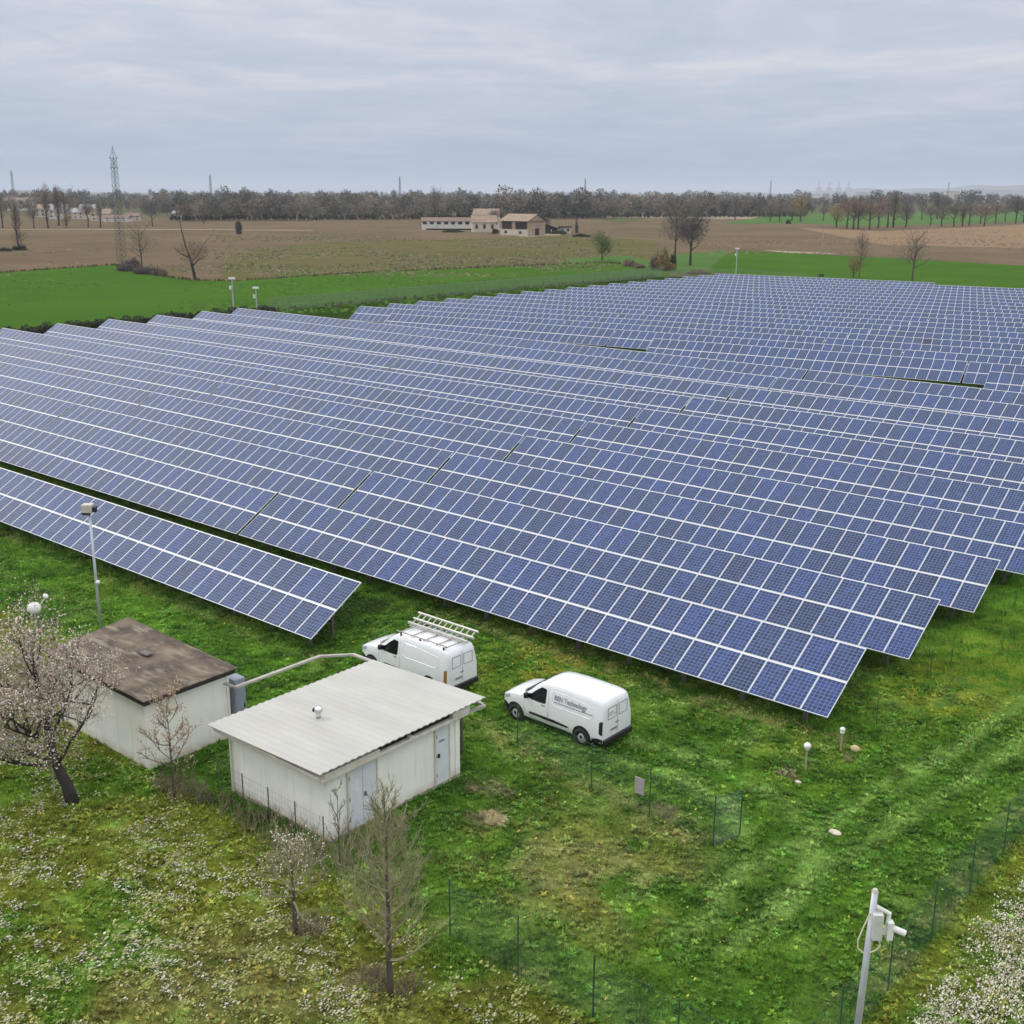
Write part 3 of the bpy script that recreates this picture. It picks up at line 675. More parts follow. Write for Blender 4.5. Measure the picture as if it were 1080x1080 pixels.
    def patch(name, poly, side, mat, off=0.008, parent=None, nx_=8):
        """poly: list of (x, zlow, zhigh) columns laid on the flank"""
        b = MB(); cols = []
        for (x, za, zb_) in poly:
            cols.append([(x*s, surf(x*s, (za+(zb_-za)*k/4)*hs, side, off), (za+(zb_-za)*k/4)*hs) for k in range(5)])
        vs = [p for c_ in cols for p in c_]; fs = []
        for i in range(len(cols)-1):
            for k in range(4):
                q = (i*5+k, (i+1)*5+k, (i+1)*5+k+1, i*5+k+1); fs.append(q if side < 0 else q[::-1])
        b.add(vs, fs); return b.build(name, mat, parent or t)
    def line(name, pts, side, mat=None, wd=0.012):
        b = MB()
        P_ = []
        for (x0, z0), (x1, z1) in zip(pts[:-1], pts[1:]):
            m_ = max(2, int(math.hypot(x1-x0, z1-z0)/0.12)+1)
            P_ += [(x0+(x1-x0)*k/m_, z0+(z1-z0)*k/m_) for k in range(m_)]
        P_.append(pts[-1])
        b.tube([(x*s, surf(x*s, z*hs, side, 0.0), z*hs) for x, z in P_], wd/2, 4); return b.build(name, mat or SEAM, t)
    for sd_ in (-1, 1):
        dr = patch('side_window', [(1.06, 1.09, 1.10), (1.18, 1.055, 1.22), (1.38, 1.03, 1.40), (1.60, 1.02, 1.53), (1.80, 1.02, 1.555), (1.98, 1.03, 1.55), (2.02, 1.06, 1.51)], sd_, GLASS, 0.008)
        line('door_seam', [(2.10, 1.60), (2.14, 1.0), (2.10, 0.40), (1.22, 0.38), (1.08, 0.60), (1.08, 1.02)], sd_)
        patch('door_handle', [(1.84, 0.935, 0.965), (2.0, 0.93, 0.96)], sd_, BLACK, 0.022)
        patch('rubbing_strip', [(1.30, 0.50, 0.53), (1.36, 0.47, 0.57), (2.4, 0.45, 0.56), (2.95, 0.45, 0.52), (3.03, 0.46, 0.48)], sd_, BLACK, 0.012)
        line('panel_recess', [(2.28, 1.48), (2.26, 1.15), (2.42, 1.06), (3.88, 1.05), (4.0, 1.15), (3.98, 1.46), (2.9, 1.56), (2.36, 1.56), (2.28, 1.48)], sd_, VWHITE, 0.022)
        # front corner black bumper, headlamp
        patch('headlamp', [(0.10, 0.76, 0.80), (0.17, 0.73, 0.87), (0.30, 0.76, 0.93), (0.42, 0.84, 0.95)], sd_, LAMPG, 0.010)
        patch('bumper_corner', [(0.03, 0.27, 0.60), (0.12, 0.26, 0.62), (0.26, 0.26, 0.60), (0.40, 0.26, 0.52)], sd_, BLACK, 0.012)
        patch('sill', [(1.06, 0.245, 0.30), (2.9, 0.245, 0.30)], sd_, BLACK, 0.010)
        patch('rear_bumper_corner', [(3.98, 0.25, 0.40), (4.16, 0.25, 0.47), (4.405, 0.25, 0.47)], sd_, BLACK, 0.014)
        patch('tail_lamp', [(4.27, 0.66, 1.05), (4.33, 0.62, 1.10), (4.405, 0.62, 1.09)], sd_, RED, 0.010)
        # mirror
        b = MB(); b.box((-0.06, -0.07, -0.09), (0.07, 0.09, 0.10)); yy = surf(1.20*s, 1.05*hs, sd_); b.build('door_mirror', BLACK, t, (1.20*s, yy+sd_*0.07, 1.13*hs), bevel=0.03)
        # wheels with arches
        for xw in (wb0, wb1):
            arch = MB(); pts = []; r_a = 0.375
            vs = [(xw, surf(xw, 0.36, sd_, 0.012), 0.33)]
            m_ = 18
            for k in range(m_+1):
                a = -0.25+(PI+0.5)*k/m_; x_ = xw+r_a*math.cos(a); z_ = max(0.235, 0.33+r_a*math.sin(a)); vs.append((x_, surf(x_, z_, sd_, 0.012), z_))
            fs = [(0, k, k+1) if sd_ < 0 else (0, k+1, k) for k in range(1, m_+1)]
            arch.add(vs, fs).build('wheel_arch', BLACK, t)
            wh = empty('wheel', (xw, sd_*(hw-0.115), 0.315)); wh.parent = t
            ty = MB(); q = [(0.20, -0.10), (0.29, -0.105), (0.315, -0.075), (0.315, 0.075), (0.29, 0.105), (0.205, 0.11)]
            n_ = 26; vs = []; fs = []
            for k in range(n_):
                a = 2*PI*k/n_; vs += [(r__*math.cos(a), y_*sd_+sd_*0.03, r__*math.sin(a)) for r__, y_ in q]
            for k in range(n_):
                for j in range(5):
                    a_, b_2 = k*6+j, ((k+1) % n_)*6+j; fs.append((a_, a_+1, b_2+1, b_2))
            ty.add(vs, fs).build('tyre', TYRE, wh, smooth=True)
            rm = MB(); rm.cyl((0, sd_*0.075, 0), 0.203, sd_*0.02, 24, axis='Y'); 
            rm.tube([(0, sd_*0.09, 0), (0, sd_*0.125, 0)], [0.155, 0.12], 20); rm.build('rim', RIM, wh)
            hb_ = MB(); hb_.cyl((0, sd_*0.122, 0), 0.05, sd_*0.02, 12, axis='Y')
            for k in range(6):
                a = 2*PI*k/6; hb_.cyl((0.105*math.cos(a), sd_*0.112, 0.105*math.sin(a)), 0.020, sd_*0.012, 8, axis='Y')
            hb_.build('hub', BLACK, wh)
    # windscreen over the slope
    b = MB(); cols = []
    for k in range(9):
        yf = -1+2*k/8; col = []
        for j in range(7):
            x = (1.02+0.74*j/6)*s; x += 0.03*(1-abs(yf)**2)*-1
            wy = hw*0.985-(hw*0.985-hw*0.76)*((x/s-1.02)/0.74)
            z = topz(x)+0.016-0.02*abs(yf)**3-0.03*abs(yf)**6; col.append((x-0.008, yf*wy*0.90, z+0.012))
        cols.append(col)
    vs = [p for c_ in cols for p in c_]; fs = [(i*7+j, i*7+j+1, (i+1)*7+j+1, (i+1)*7+j) for i in range(8) for j in range(6)]
    b.add(vs, [f[::-1] for f in fs]).build('windscreen', WGLASS, t, smooth=True)
    b = MB(); b.tube([(1.0*s, -hw*0.8, topz(1.0*s)+0.035), (1.06*s, -0.05, topz(1.06*s)+0.05)], 0.010, 5); b.tube([(1.0*s, 0.0, topz(1.0*s)+0.045), (1.06*s, hw*0.75, topz(1.06*s)+0.035)], 0.010, 5); b.build('wiper', BLACK, t)
    b = MB(); b.box((-0.02, -hw*0.66, 0.26), (0.10, hw*0.66, 0.50)); b.build('front_bumper', BLACK, t, bevel=0.03)
    b = MB(); b.box((L*0.985, -hw*0.96, 0.25), (L*1.012, hw*0.96, 0.45)); b.build('rear_bumper', BLACK, t, bevel=0.03)
    xr = XS[-1]+0.014
    b = MB(); b.box((xr, -0.006, 0.5), (xr+0.004, 0.006, H*0.90)); b.build('rear_door_seam', SEAM, t)
    for ya, yb in ((-hw*0.66, -0.07), (0.07, hw*0.66)):
        fr = MB(); y0, y1, z0, z1, q = ya, yb, H*0.60, H*0.83, 0.018
        fr.box((xr, y0, z0), (xr+0.006, y1, z0+q)); fr.box((xr, y0, z1-q), (xr+0.006, y1, z1)); fr.box((xr, y0, z0), (xr+0.006, y0+q, z1)); fr.box((xr, y1-q, z0), (xr+0.006, y1, z1))
        fr.build('blank_window_outline', SEAM, t)
    b = MB(); b.box((xr, -0.40, 0.62), (xr+0.01, 0.04, 0.74)); pl = b.build('number_plate', PLATE, t)
    b = MB()
    for k in range(7): b.box((xr+0.011, -0.36+k*0.052, 0.645), (xr+0.013, -0.36+k*0.052+0.032, 0.715))
    b.build('plate_characters', PRINT, pl)
    b = MB(); b.box((xr, -0.10, 0.86), (xr+0.02, 0.06, 0.90)); b.build('rear_door_handle', GREYT, t)
    return t, s, hs, surf, topz, xr
def lettering(txt, parent, size, f, mat, name, bold=0.0, sx=1.0):
    """flat letters mapped through f(u, v) -> point"""
    cu = bpy.data.curves.new('letters', 'FONT'); cu.body = txt; cu.size = size; cu.offset = bold; cu.resolution_u = 3
    ob = bpy.data.objects.new('letters', cu); COL.objects.link(ob); dg = bpy.context.evaluated_depsgraph_get(); dg.update()
    me = bpy.data.meshes.new_from_object(ob.evaluated_get(dg)); bpy.data.objects.remove(ob)
    for v_ in me.vertices: v_.co = f(v_.co.x*sx, v_.co.y)
    me.materials.clear(); me.materials.append(mat); me.update()
    return link(name, me, parent)
V1 = van((8.76, 1.98, 0), 'white van without roof rack, grey lettering on its side, right of the sheds', 4.45, 1.62, 1.80, 0.70, 3.56)
t, s_, hs_, surf, topz, xr = V1
lettering('REN Technology', t, 0.235, lambda u, v: Vector((2.36+u, surf(2.36+u, 1.27+v, -1, 0.014), 1.27+v)), GREYT, 'lettering', 0.006, 0.84)
b = MB()
u = 2.36
random.seed(5)
while u < 3.86:
    l_ = random.uniform(0.05, 0.16); b.add([(p, surf(p, z, -1, 0.013), z) for p, z in ((u, 1.175), (u+l_, 1.175), (u+l_, 1.205), (u, 1.205))], [(0,1,2,3)]); u += l_+0.02
b.build('small_print', GREYT, t)
for o_ in [o for o in t.children if o.name.startswith('tail_lamp')]: o_.data.materials[0] = BLACK
# small marks on the rear doors
b = MB(); b.box((xr+0.001, -0.52, 1.20), (xr+0.004, -0.10, 1.24)); b.box((xr+0.001, -0.50, 1.28), (xr+0.004, -0.22, 1.33)); b.build('rear_marks', simple('faint_print', (0.45, 0.46, 0.5), None, 3, 0.6), t)
V2 = van((1.82, 1.60, 0), 'white van with ladders on its roof rack, parked behind the white shed', 4.75, 1.62, 1.86, 0.76, 3.80)
t2 = V2[0]
for o_ in [o for o in t2.children if o.name.startswith('tail_lamp')]: o_.data.materials[0] = AMB
rk = empty('roof_rack', (0, 0, 0)); rk.parent = t2
RACKM = simple('grey_roof_rail', (0.34, 0.32, 0.29), (0.26, 0.24, 0.22), 5, 0.6)
b = MB()
b.tube([(1.95, -0.60, 1.92), (4.60, -0.60, 1.95)], 0.022, 6); b.tube([(1.95, 0.05, 1.93), (4.60, 0.05, 1.96)], 0.022, 6)
b.build('rack_rail', RACKM, rk)
for xx in (2.15, 2.75, 3.4, 4.05, 4.5):
    MB().box((xx-0.02, -0.64, 1.895), (xx+0.02, 0.72, 1.925)).build('crossbar', RACKM, rk)
b = MB()
for xx in (2.2, 3.2, 4.4):
    for yy in (-0.62, 0.68): b.box((xx-0.03, yy-0.02, 1.76), (xx+0.03, yy+0.02, 1.90))
b.build('rack_foot', BLACK, rk)
ALAD = simple('aluminium_ladder', (0.60, 0.59, 0.54), (0.50, 0.49, 0.45), 4, 0.5, 0.3)
def ladder(y, z, x0, x1, hgt, label, tilt):
    l = empty('ladder', (1.82+x0, 1.60+y, z), label=label, cat='ladder', group=None); Ln = x1-x0; l.rotation_euler = (tilt, 0, 0)
    for q in (0, hgt): MB().box((0, q-0.03, -0.045), (Ln, q+0.03, 0.045)).build('ladder_rail', ALAD, l, bevel=0.005)
    n_ = int(Ln/0.28)
    for k in range(n_): MB().tube([(0.14+k*0.28, 0.02, 0), (0.14+k*0.28, hgt-0.02, 0)], 0.022, 6).build('rung', ALAD, l)
    return l
ladder(0.22, 1.95, 1.72, 4.78, 0.34, 'aluminium ladder lying flat in the middle of the rooftop rack', math.radians(8))
ladder(0.48, 2.05, 1.76, 4.84, 0.30, 'second ladder, raised higher at the far edge of the rooftop rack', math.radians(30))

# ------------------------------------------------------------------ fences
def fence(name, pts, h, label, wire=GREENW, dx=0.085, dz=0.10, r=0.0034, post_d=2.5, posts=None, top=None, postmat=DARKPOST):
    root = empty(name, (pts[0][0], pts[0][1], 0), label=label, cat='fence')
    b = MB(); o = Vector((pts[0][0], pts[0][1], 0)); pp = []
    for (ax, ay), (bx, by) in zip(pts[:-1], pts[1:]):
        A = Vector((ax, ay, 0))-o; B = Vector((bx, by, 0))-o; L = (B-A).length; d = (B-A)/L
        n = int(L/dx); nrm = Vector((-d.y, d.x, 0))*r
        for i in range(n+1):
            p = A+d*(i*dx); a = d*r
            vs = [p-a, p+nrm, p+a, p-nrm]; b.add([(q.x, q.y, 0.03) for q in vs]+[(q.x, q.y, h) for q in vs], [(0,1,5,4),(1,2,6,5),(2,3,7,6),(3,0,4,7)])
        m = int(h/dz)
        for j in range(m+1):
            z = 0.04+j*(h-0.05)/m; rr_ = r if 0 < j < m else r*1.8; up = Vector((0, 0, rr_)); nn = nrm*(rr_/r)
            vs = [A+Vector((0,0,z))-up, A+Vector((0,0,z))+nn, A+Vector((0,0,z))+up, A+Vector((0,0,z))-nn]
            b.add([tuple(q) for q in vs]+[tuple(q+(B-A)) for q in vs], [(0,1,5,4),(1,2,6,5),(2,3,7,6),(3,0,4,7)])
        k = max(1, round(L/post_d)); pp += [A+(B-A)*(i/k) for i in range(k+(1 if (bx, by) == pts[-1] else 0))]
    b.build('wire_mesh', wire, root)
    pm = MB().tube([(0,0,0), (0,0,h+0.05)], 0.019, 7).mesh('post', postmat)
    for p in pp: link('post', pm, root, (p.x, p.y, 0))
    return root
fence('wire_fence', [(16.2, -9.12), (24.95, -9.12)], 1.6, 'green wire fence in the foreground, from the bare tree to the bottom right', dx=0.055, dz=0.075, r=0.0026)
fence('wire_fence', [(25.15, -9.1), (25.15, 62)], 1.65, 'green wire fence up the right edge, beside the strip of white flowers', dx=0.08, dz=0.11, r=0.0022)
fence('wire_fence', [(10.9, -0.4), (14.4, -1.02), (16.63, -1.16), (18.87, -1.29)], 1.55, 'low green wire fence just in front of the lone van, hung with a grey board', dx=0.07, dz=0.10, r=0.0022)
fence('wire_fence', [(6.0, -8.60), (10.9, -8.62)], 1.05, 'short thin fence close against the near wall of the white shed', dx=0.14, dz=0.2, r=0.002, post_d=1.25, postmat=STEEL)
bd = MB().box((-0.17, -0.012, -0.26), (0.17, 0.012, 0.26)).build('notice_board', simple('grey_board', (0.36, 0.33, 0.33), (0.28, 0.26, 0.26), 14, 0.8), None, (16.28, -1.20, 0.92), bevel=0.004)
tag(bd, 'small blank grey board hung on the low green fence', 'board'); bd.rotation_euler = (0, 0, -0.05)
ga = empty('wire_gate', (18.87, -1.29, 0), rz=math.radians(70), label='narrow green wire gate standing open at the end of the low fence', cat='gate')
b = MB(); b.tube([(0,0,0.1), (0,0,1.5), (0.95,0,1.5), (0.95,0,0.1), (0,0,0.1)], 0.022, 6); b.build('gate_frame', DARKPOST, ga)
b = MB()
for i in range(18): b.tube([(0.05*i+0.03, 0, 0.1), (0.05*i+0.03, 0, 1.5)], 0.003, 3)
for i in range(15): b.tube([(0, 0, 0.12+i*0.095), (0.95, 0, 0.12+i*0.095)], 0.003, 3)
b.build('gate_mesh', simple('pale_gate_wire', (0.16, 0.26, 0.24), None, 3, 0.5), ga)
fence('wire_fence', [(-111.5, 84), (-111.5, 150), (-110.5, 190)], 2.0, 'pale netting fence behind the left end of the far array', wire=PALEW, dx=0.12, dz=0.14, r=0.012, post_d=4)
fence('wire_fence', [(-110.0, 191), (-98, 202.5), (-60, 190), (20, 188)], 1.6, 'thin netting fence along the back of the far array', wire=PALEW, dx=0.25, dz=0.25, r=0.008, post_d=5)

# ------------------------------------------------------------------ poles
def lamp_pole(base, lean, h, r0, r1, label, cat='pole'):
    p = empty('camera_pole', base, label=label, cat=cat)
    b = MB(); b.tube([(0,0,0), (lean[0]*0.5, lean[1]*0.5, h*0.5), (lean[0], lean[1], h)], [r0, (r0+r1)/2, r1], 14); b.build('pole', POLE, p, smooth=True)
    return p
# foreground pole with camera box
fb = G(897, 1140); top = Vector(G(923, 940, 4.35)); h_ = 4.35
p = lamp_pole((fb.x, fb.y, 0), (top.x-fb.x, top.y-fb.y), h_, 0.075, 0.062, 'grey steel pole with a white security camera near the bottom right corner')
ax = Vector((top.x-fb.x, top.y-fb.y, h_)).normalized()
def on(hh, du=0.0, dr=0.0):   # point on the pole, offset right (du) and toward camera (dr)
    q = Vector((top.x-fb.x, top.y-fb.y, 0))*(hh/h_); q.z = hh; return q+Vector((_r.x, _r.y, 0))*du+Vector((-_f.x, -_f.y, 0)).normalized()*dr
b = MB(); b.cyl((top.x-fb.x, top.y-fb.y, h_), 0.07, 0.05, 12, r2=0.045); b.build('pole_cap', BEIGE, p)
Rz = Matrix.Translation(on(3.62, 0.10, 0.05)) @ Matrix.Rotation(YAW*-1, 4, 'Z')
cb = MB(); cb.box((-0.10, -0.10, -0.28), (0.10, 0.10, 0.30), 0, Rz); cb.build('junction_box', simple('grey_white_box', (0.60, 0.60, 0.58), (0.50, 0.50, 0.48), 5, 0.5), p, bevel=0.012)
b = MB(); b.tube([on(4.02, 0.06), on(3.86, 0.34), on(3.58, 0.34), on(3.40, 0.28)], [0.045, 0.05, 0.05, 0.045], 8); b.box((0.20, -0.07, -0.30), (0.33, 0.07, 0.10), 0, Rz); b.build('camera_bracket', WHITEP, p, bevel=0.01)
b = MB(); b.tube([on(3.60, 0.36, 0.05), on(3.50, 0.66, 0.12)], [0.062, 0.066], 12); b.build('camera_housing', WHITEP, p)
b = MB(); b.tube([on(3.505, 0.655, 0.115), on(3.49, 0.70, 0.125)], 0.050, 12); b.build('lens', BLACK, p)
b = MB(); b.tube([on(3.9, -0.06, 0.05), on(3.6, -0.16, 0.06), on(3.30, -0.24, 0.06), on(3.12, -0.22, 0.06), on(3.02, -0.10, 0.07)], 0.016, 6); b.tube([on(3.36, 0.16, 0.06), on(3.18, 0.22, 0.06), on(3.08, 0.14, 0.06), on(3.04, 0.02, 0.08)], 0.016, 6); b.build('cable', CABLE, p)
# pole behind the brown-roofed shed
pb = (-7.95, -4.35, 0); h2 = 5.45
p = lamp_pole(pb, (-0.06, 0.02), h2, 0.06, 0.05, 'slim grey pole with a beige camera box, rising behind the brown-roofed shed')
Rz = Matrix.Translation((-0.05, 0, h2)) @ Matrix.Rotation(-YAW, 4, 'Z')
MB().box((-0.24, -0.16, -0.03), (0.16, 0.2, 0.30), 0, Rz).build('camera_box', BEIGE, p, bevel=0.02)
MB().box((0.17, -0.10, -0.02), (0.30, 0.12, 0.20), 0, Rz).build('camera_housing', BLACK, p, bevel=0.02)
MB().box((-0.22, -0.20, -0.10), (0.05, 0.0, -0.035), 0, Rz).build('camera_bracket', BLACK, p)
b = MB(); b.sphere((0.12, 0, 2.55), 0.09, 12, 8); b.tube([(0, 0, 2.55), (0.1, 0, 2.55)], 0.02, 6); b.build('sensor', WHITEP, p, smooth=True)
# small white globe on a post beside the blossom tree
gp = G(58, 838); gh_ = min((abs(proj((gp.x, gp.y, z_*0.05))[1]-641), z_*0.05) for z_ in range(40, 160))[1]; gl = empty('globe_post', (gp.x, gp.y, 0), label='thin post with a round white floodlight sticking out of the blossom tree', cat='pole')
b = MB(); b.tube([(0,0,0), (0,0,gh_)], 0.022, 8); b.build('pole', POLE, gl)
b = MB(); b.sphere((0, 0, gh_), 0.20, 16, 10, sc=(1, 1, 0.85)); b.build('lamp_globe', WHITEP, gl, smooth=True)
b = MB(); b.tube([(0,0,gh_-.1), (0.2, 0.25, gh_+.27)], 0.012, 5); b.sphere((0.22, 0.27, gh_+.34), 0.08, 10, 7, sc=(1.5, 0.8, 0.9)); b.build('sensor', WHITEP, gl)
for i, (bx, by, hh, lb) in enumerate(((18.72, 4.5, 0.86, 'wooden stake with a rounded white cap, nearer of two beside the tables'), (19.0, 6.4, 0.82, 'wooden stake with a small white cap, farther of two beside the tables'))):
    st_ = empty('capped_stake', (bx, by, 0), label=lb, cat='stake', group='capped stakes beside the tables')
    b = MB(); b.tube([(0,0,0), (0.01,0,hh-0.06)], 0.028, 7); b.build('stake', WOOD, st_)
    b = MB(); b.sphere((0.01, 0, hh), 0.12 if i == 0 else 0.09, 14, 9, sc=(1, 1, 0.9)); b.cyl((0.01, 0, hh-0.13), 0.07, 0.06, 10); b.build('cap', WHITEP, st_, smooth=True)
b = MB(); b.sphere((0, 0, 0.08), 0.16, 10, 7, sc=(1.1, 0.8, 0.8)); tag(b.build('stone', simple('yellow_stone', (0.55, 0.45, 0.24), (0.40, 0.32, 0.16), 9, 0.9), None, (19.35, 6.75, 0.02)), 'small yellowish stone beside the farther capped stake', 'stone')
b = MB(); b.sphere((0, 0, 0.02), 0.17, 12, 7, sc=(1.2, 0.8, 0.35)); tag(b.build('stone', simple('pale_stone', (0.60, 0.55, 0.44), (0.46, 0.42, 0.33), 9, 0.9), None, (21.14, 1.56, 0.05)), 'flat pale stone alone on the open grass', 'stone')
b = MB(); b.sphere((0, 0, 0.02), 0.10, 12, 7, sc=(1.2, 0.8, 0.35)); tag(b.build('stone', simple('tan_stone', (0.56, 0.48, 0.40), None, 9, 0.9), None, (18.95, 3.55, 0.05)), 'small flat stone near the nearer capped stake', 'stone')
rs = np.random.RandomState(11)
def slivers(n, cen, rad, ln, wd, up=0.0, seed=0, flat=None):
    """n thin triangles scattered in an ellipsoid; returns V, F"""
    r = np.random.RandomState(seed); d = r.normal(size=(n, 3)); d /= np.linalg.norm(d, axis=1)[:, None]
    p = np.asarray(cen)+d*(r.rand(n)**(1/2.4))[:, None]*np.asarray(rad)
    t = r.normal(size=(n, 3))+d*0.8; t[:, 2] += up; t /= np.linalg.norm(t, axis=1)[:, None]
    s_ = np.cross(t, r.normal(size=(n, 3))); s_ /= np.linalg.norm(s_, axis=1)[:, None]
    l = ln*(0.5+r.rand(n))[:, None]; w_ = wd*(0.6+0.8*r.rand(n))[:, None]
    V = np.stack([p-t*l/2-s_*w_/2, p-t*l/2+s_*w_/2, p+t*l/2], 1).reshape(-1, 3); F = np.arange(3*n).reshape(n, 3); return V, F
_V, _F = [], []; _o = 0
for q_, (ox, oy, rr_) in enumerate(((0, 0, .26), (.22, .1, .2), (-.2, .12, .22), (.05, -.2, .18), (-.35, -.05, .12), (.4, -.08, .1))):
    V, F = slivers(420, (ox, oy, .03), (rr_, rr_, .10), .14, .022, 0, 900+q_); V[:, 2] = np.clip(V[:, 2], .0, None); _V.append(V); _F.append(F+_o); _o += len(V)
hm_ = link('straw_heap', np_mesh('straw_heap', np.concatenate(_V), np.concatenate(_F), simple('straw', (0.60, 0.51, 0.30), (0.42, 0.36, 0.18), 12, 0.95)), None, (13.33, -4.32, 0.05))
tag(hm_, 'small pale heap of straw lying on the grass inside the fence', 'straw heap')
for x, y, hh in ((19.03, 9.08, 1.0), (18.66, 14.75, 0.9), (18.91, 16.2, 0.9), (18.52, 24.45, 0.75)):
    pass
for i, (x, y, hh) in enumerate(((19.03, 9.08, 1.0), (18.66, 14.75, 0.9), (18.91, 16.2, 0.9), (18.6, 24.45, 0.8))):
    o = MB().tube([(0,0,0), (0.02*(i-1),0.02,hh)], 0.016, 6).build('thin_stake', DARKPOST, None, (x, y, 0))
    tag(o, ['thin dark stake just right of the second row end', 'thin dark stake right of the third row end, nearer of a pair', 'thin dark stake right of the third row end, farther of a pair', 'thin dark stake far up at the right edge by the fourth row end'][i], 'stake', 'thin stakes along the row ends')

# ------------------------------------------------------------------ trees close by
def bare_tree(seed, h, trunk_r, lean=(0,0), first=0.25, spread=0.5, nl=22, sub=5, twigs=6, droop=0.35, br_len=0.35, jit=0.15, trunk_top=1.0, tip_r=0.006):
    """returns (trunk MB, crown MB, list of twig points)"""
    R = random.Random(seed); T = MB(); C_ = MB(); tips = []
    def dirv(az, el): return Vector((math.cos(az)*math.cos(el), math.sin(az)*math.cos(el), math.sin(el)))
    th = h*trunk_top; pts = []; m_ = 9
    for i in range(m_+1):
        f = i/m_; pts.append(Vector((lean[0]*f**1.2+R.uniform(-1,1)*jit*0.15*f, lean[1]*f**1.2+R.uniform(-1,1)*jit*0.15*f, th*f)))
    T.tube(pts, [trunk_r*(1-0.85*(i/m_)) for i in range(m_+1)], 8)
    def at(f):
        k = min(m_-1, int(f*m_)); g = f*m_-k; return pts[k].lerp(pts[k+1], g)
    for i in range(nl):
        f = first+(1-first)*((i+R.random())/nl); az = i*2.4+R.uniform(-.5, .5); L = h*br_len*(1.15-0.75*(f-first)/(1-first))*R.uniform(0.7, 1.15)
        el = spread+R.uniform(-.2, .25)+0.35*f; p = at(min(f, .999)); d = dirv(az, el); bp = [p]; k_ = 5
        for j in range(k_):
            d = (d+Vector((R.uniform(-jit, jit), R.uniform(-jit, jit), R.uniform(-jit, jit)+droop*0.25))).normalized(); bp.append(bp[-1]+d*L/k_)
        r0 = trunk_r*(1-0.85*f)*0.5+0.004
        C_.tube(bp, [r0*(1-0.8*j/k_)+tip_r*0.5 for j in range(k_+1)], 4, cap=False)
        for s in range(sub):
            g = 0.25+0.75*(s+R.random())/sub; k = min(k_-1, int(g*k_)); q = bp[k].lerp(bp[k+1], g*k_-k)
            d2 = (d+Vector((R.uniform(-1, 1), R.uniform(-1, 1), R.uniform(-.5, .9)))*0.8).normalized(); l2 = L*0.42*R.uniform(.5, 1.2); e_ = q+d2*l2+Vector((0, 0, droop*l2*0.3))
            C_.tube([q, q.lerp(e_, 0.5)+Vector((R.uniform(-.05, .05), R.uniform(-.05, .05), 0.02)), e_], [tip_r*1.3, tip_r, tip_r*0.5], 3, cap=False); tips += [q.lerp(e_, .5), e_]
            for w_ in range(twigs):
                g2 = R.random(); q2 = q.lerp(e_, g2); d3 = (d2+Vector((R.uniform(-1, 1), R.uniform(-1, 1), R.uniform(-.4, 1)))*0.9).normalized(); l3 = l2*0.5*R.uniform(.4, 1.1)
                e2 = q2+d3*l3; C_.tube([q2, e2], [tip_r*0.8, tip_r*0.4], 3, cap=False); tips.append(e2)
    return T, C_, tips
def petals(name, tips, n, size, mat, parent, seed, jit=0.12, loc=(0,0,0)):
    r = np.random.RandomState(seed); P_ = np.array([tuple(t) for t in tips]); p = P_[r.randint(0, len(P_), n)]+r.normal(size=(n, 3))*jit
    a = r.normal(size=(n, 3)); a /= np.linalg.norm(a, axis=1)[:, None]; c_ = np.cross(a, r.normal(size=(n, 3))); c_ /= np.linalg.norm(c_, axis=1)[:, None]
    s_ = (size*(0.5+r.rand(n)))[:, None]; V = np.stack([p-a*s_, p-c_*s_, p+a*s_, p+c_*s_], 1).reshape(-1, 3)
    return link(name, np_mesh(name, V, np.arange(4*n).reshape(n, 4), mat), parent, loc)
# large blossoming tree at the left edge, trunk leaning over
bt = empty('blossom_tree', (3.2, -11.9, 0), label='blossoming tree with a leaning dark trunk at the left edge, half hiding the brown-roofed shed', cat='tree')
R = random.Random(4); T = MB(); C_ = MB(); tips = []
tr = [Vector(p_) for p_ in ((0.05, 0.05, 0), (-0.12, 0.0, 0.6), (-0.42, -0.10, 1.2), (-0.75, -0.1, 1.9), (-1.05, 0.05, 2.7))]
T.tube(tr, [0.21, 0.165, 0.135, 0.11, 0.07], 10); T.build('trunk', BARKD, bt, smooth=True)
lm = MB()
def limb(p, d, L, r, lev):
    pts_ = [p]; k = 5
    for j in range(k):
        d = (d+Vector((R.uniform(-.22, .22), R.uniform(-.22, .22), R.uniform(-.12, .22)))).normalized(); pts_.append(pts_[-1]+d*L/k)
    (lm if lev < 2 else C_).tube(pts_, [r*(1-0.65*j/k) for j in range(k+1)], 6 if lev < 2 else 3, cap=False)
    if lev >= 3: tips.extend(pts_[1:]); return
    for s in range((6, 6, 5)[lev]):
        g = 0.25+0.75*(s+R.random())/6; kk = min(k-1, int(g*k)); q = pts_[kk].lerp(pts_[kk+1], g*k-kk)
        d2 = (d*0.7+Vector((R.uniform(-1, 1), R.uniform(-1, 1), R.uniform(-.45, .7)))).normalized(); limb(q, d2, L*R.uniform(.45, .75), r*0.5, lev+1)
for (sx_, sy_, sz_, L) in ((-0.9, -0.3, 0.05, 2.2), (-0.3, -1.0, 0.1, 1.8), (0.2, -0.5, 0.35, 1.9), (-0.9, -0.3, 0.35, 2.3), (-0.1, 0.9, 0.75, 2.2), (0.55, 0.4, 0.85, 2.5), (-0.6, 0.4, 1.0, 2.4), (-0.5, -0.9, 0.7, 2.0), (0.1, 0.1, 1.1, 2.6), (-1.0, 0.5, 0.45, 2.4)):
    k = R.choice([2, 3, 4]); limb(tr[k], Vector((sx_, sy_, sz_)).normalized(), L, 0.055, 0)
lm.build('limbs', BARKD, bt); C_.build('crown', TWIG, bt)
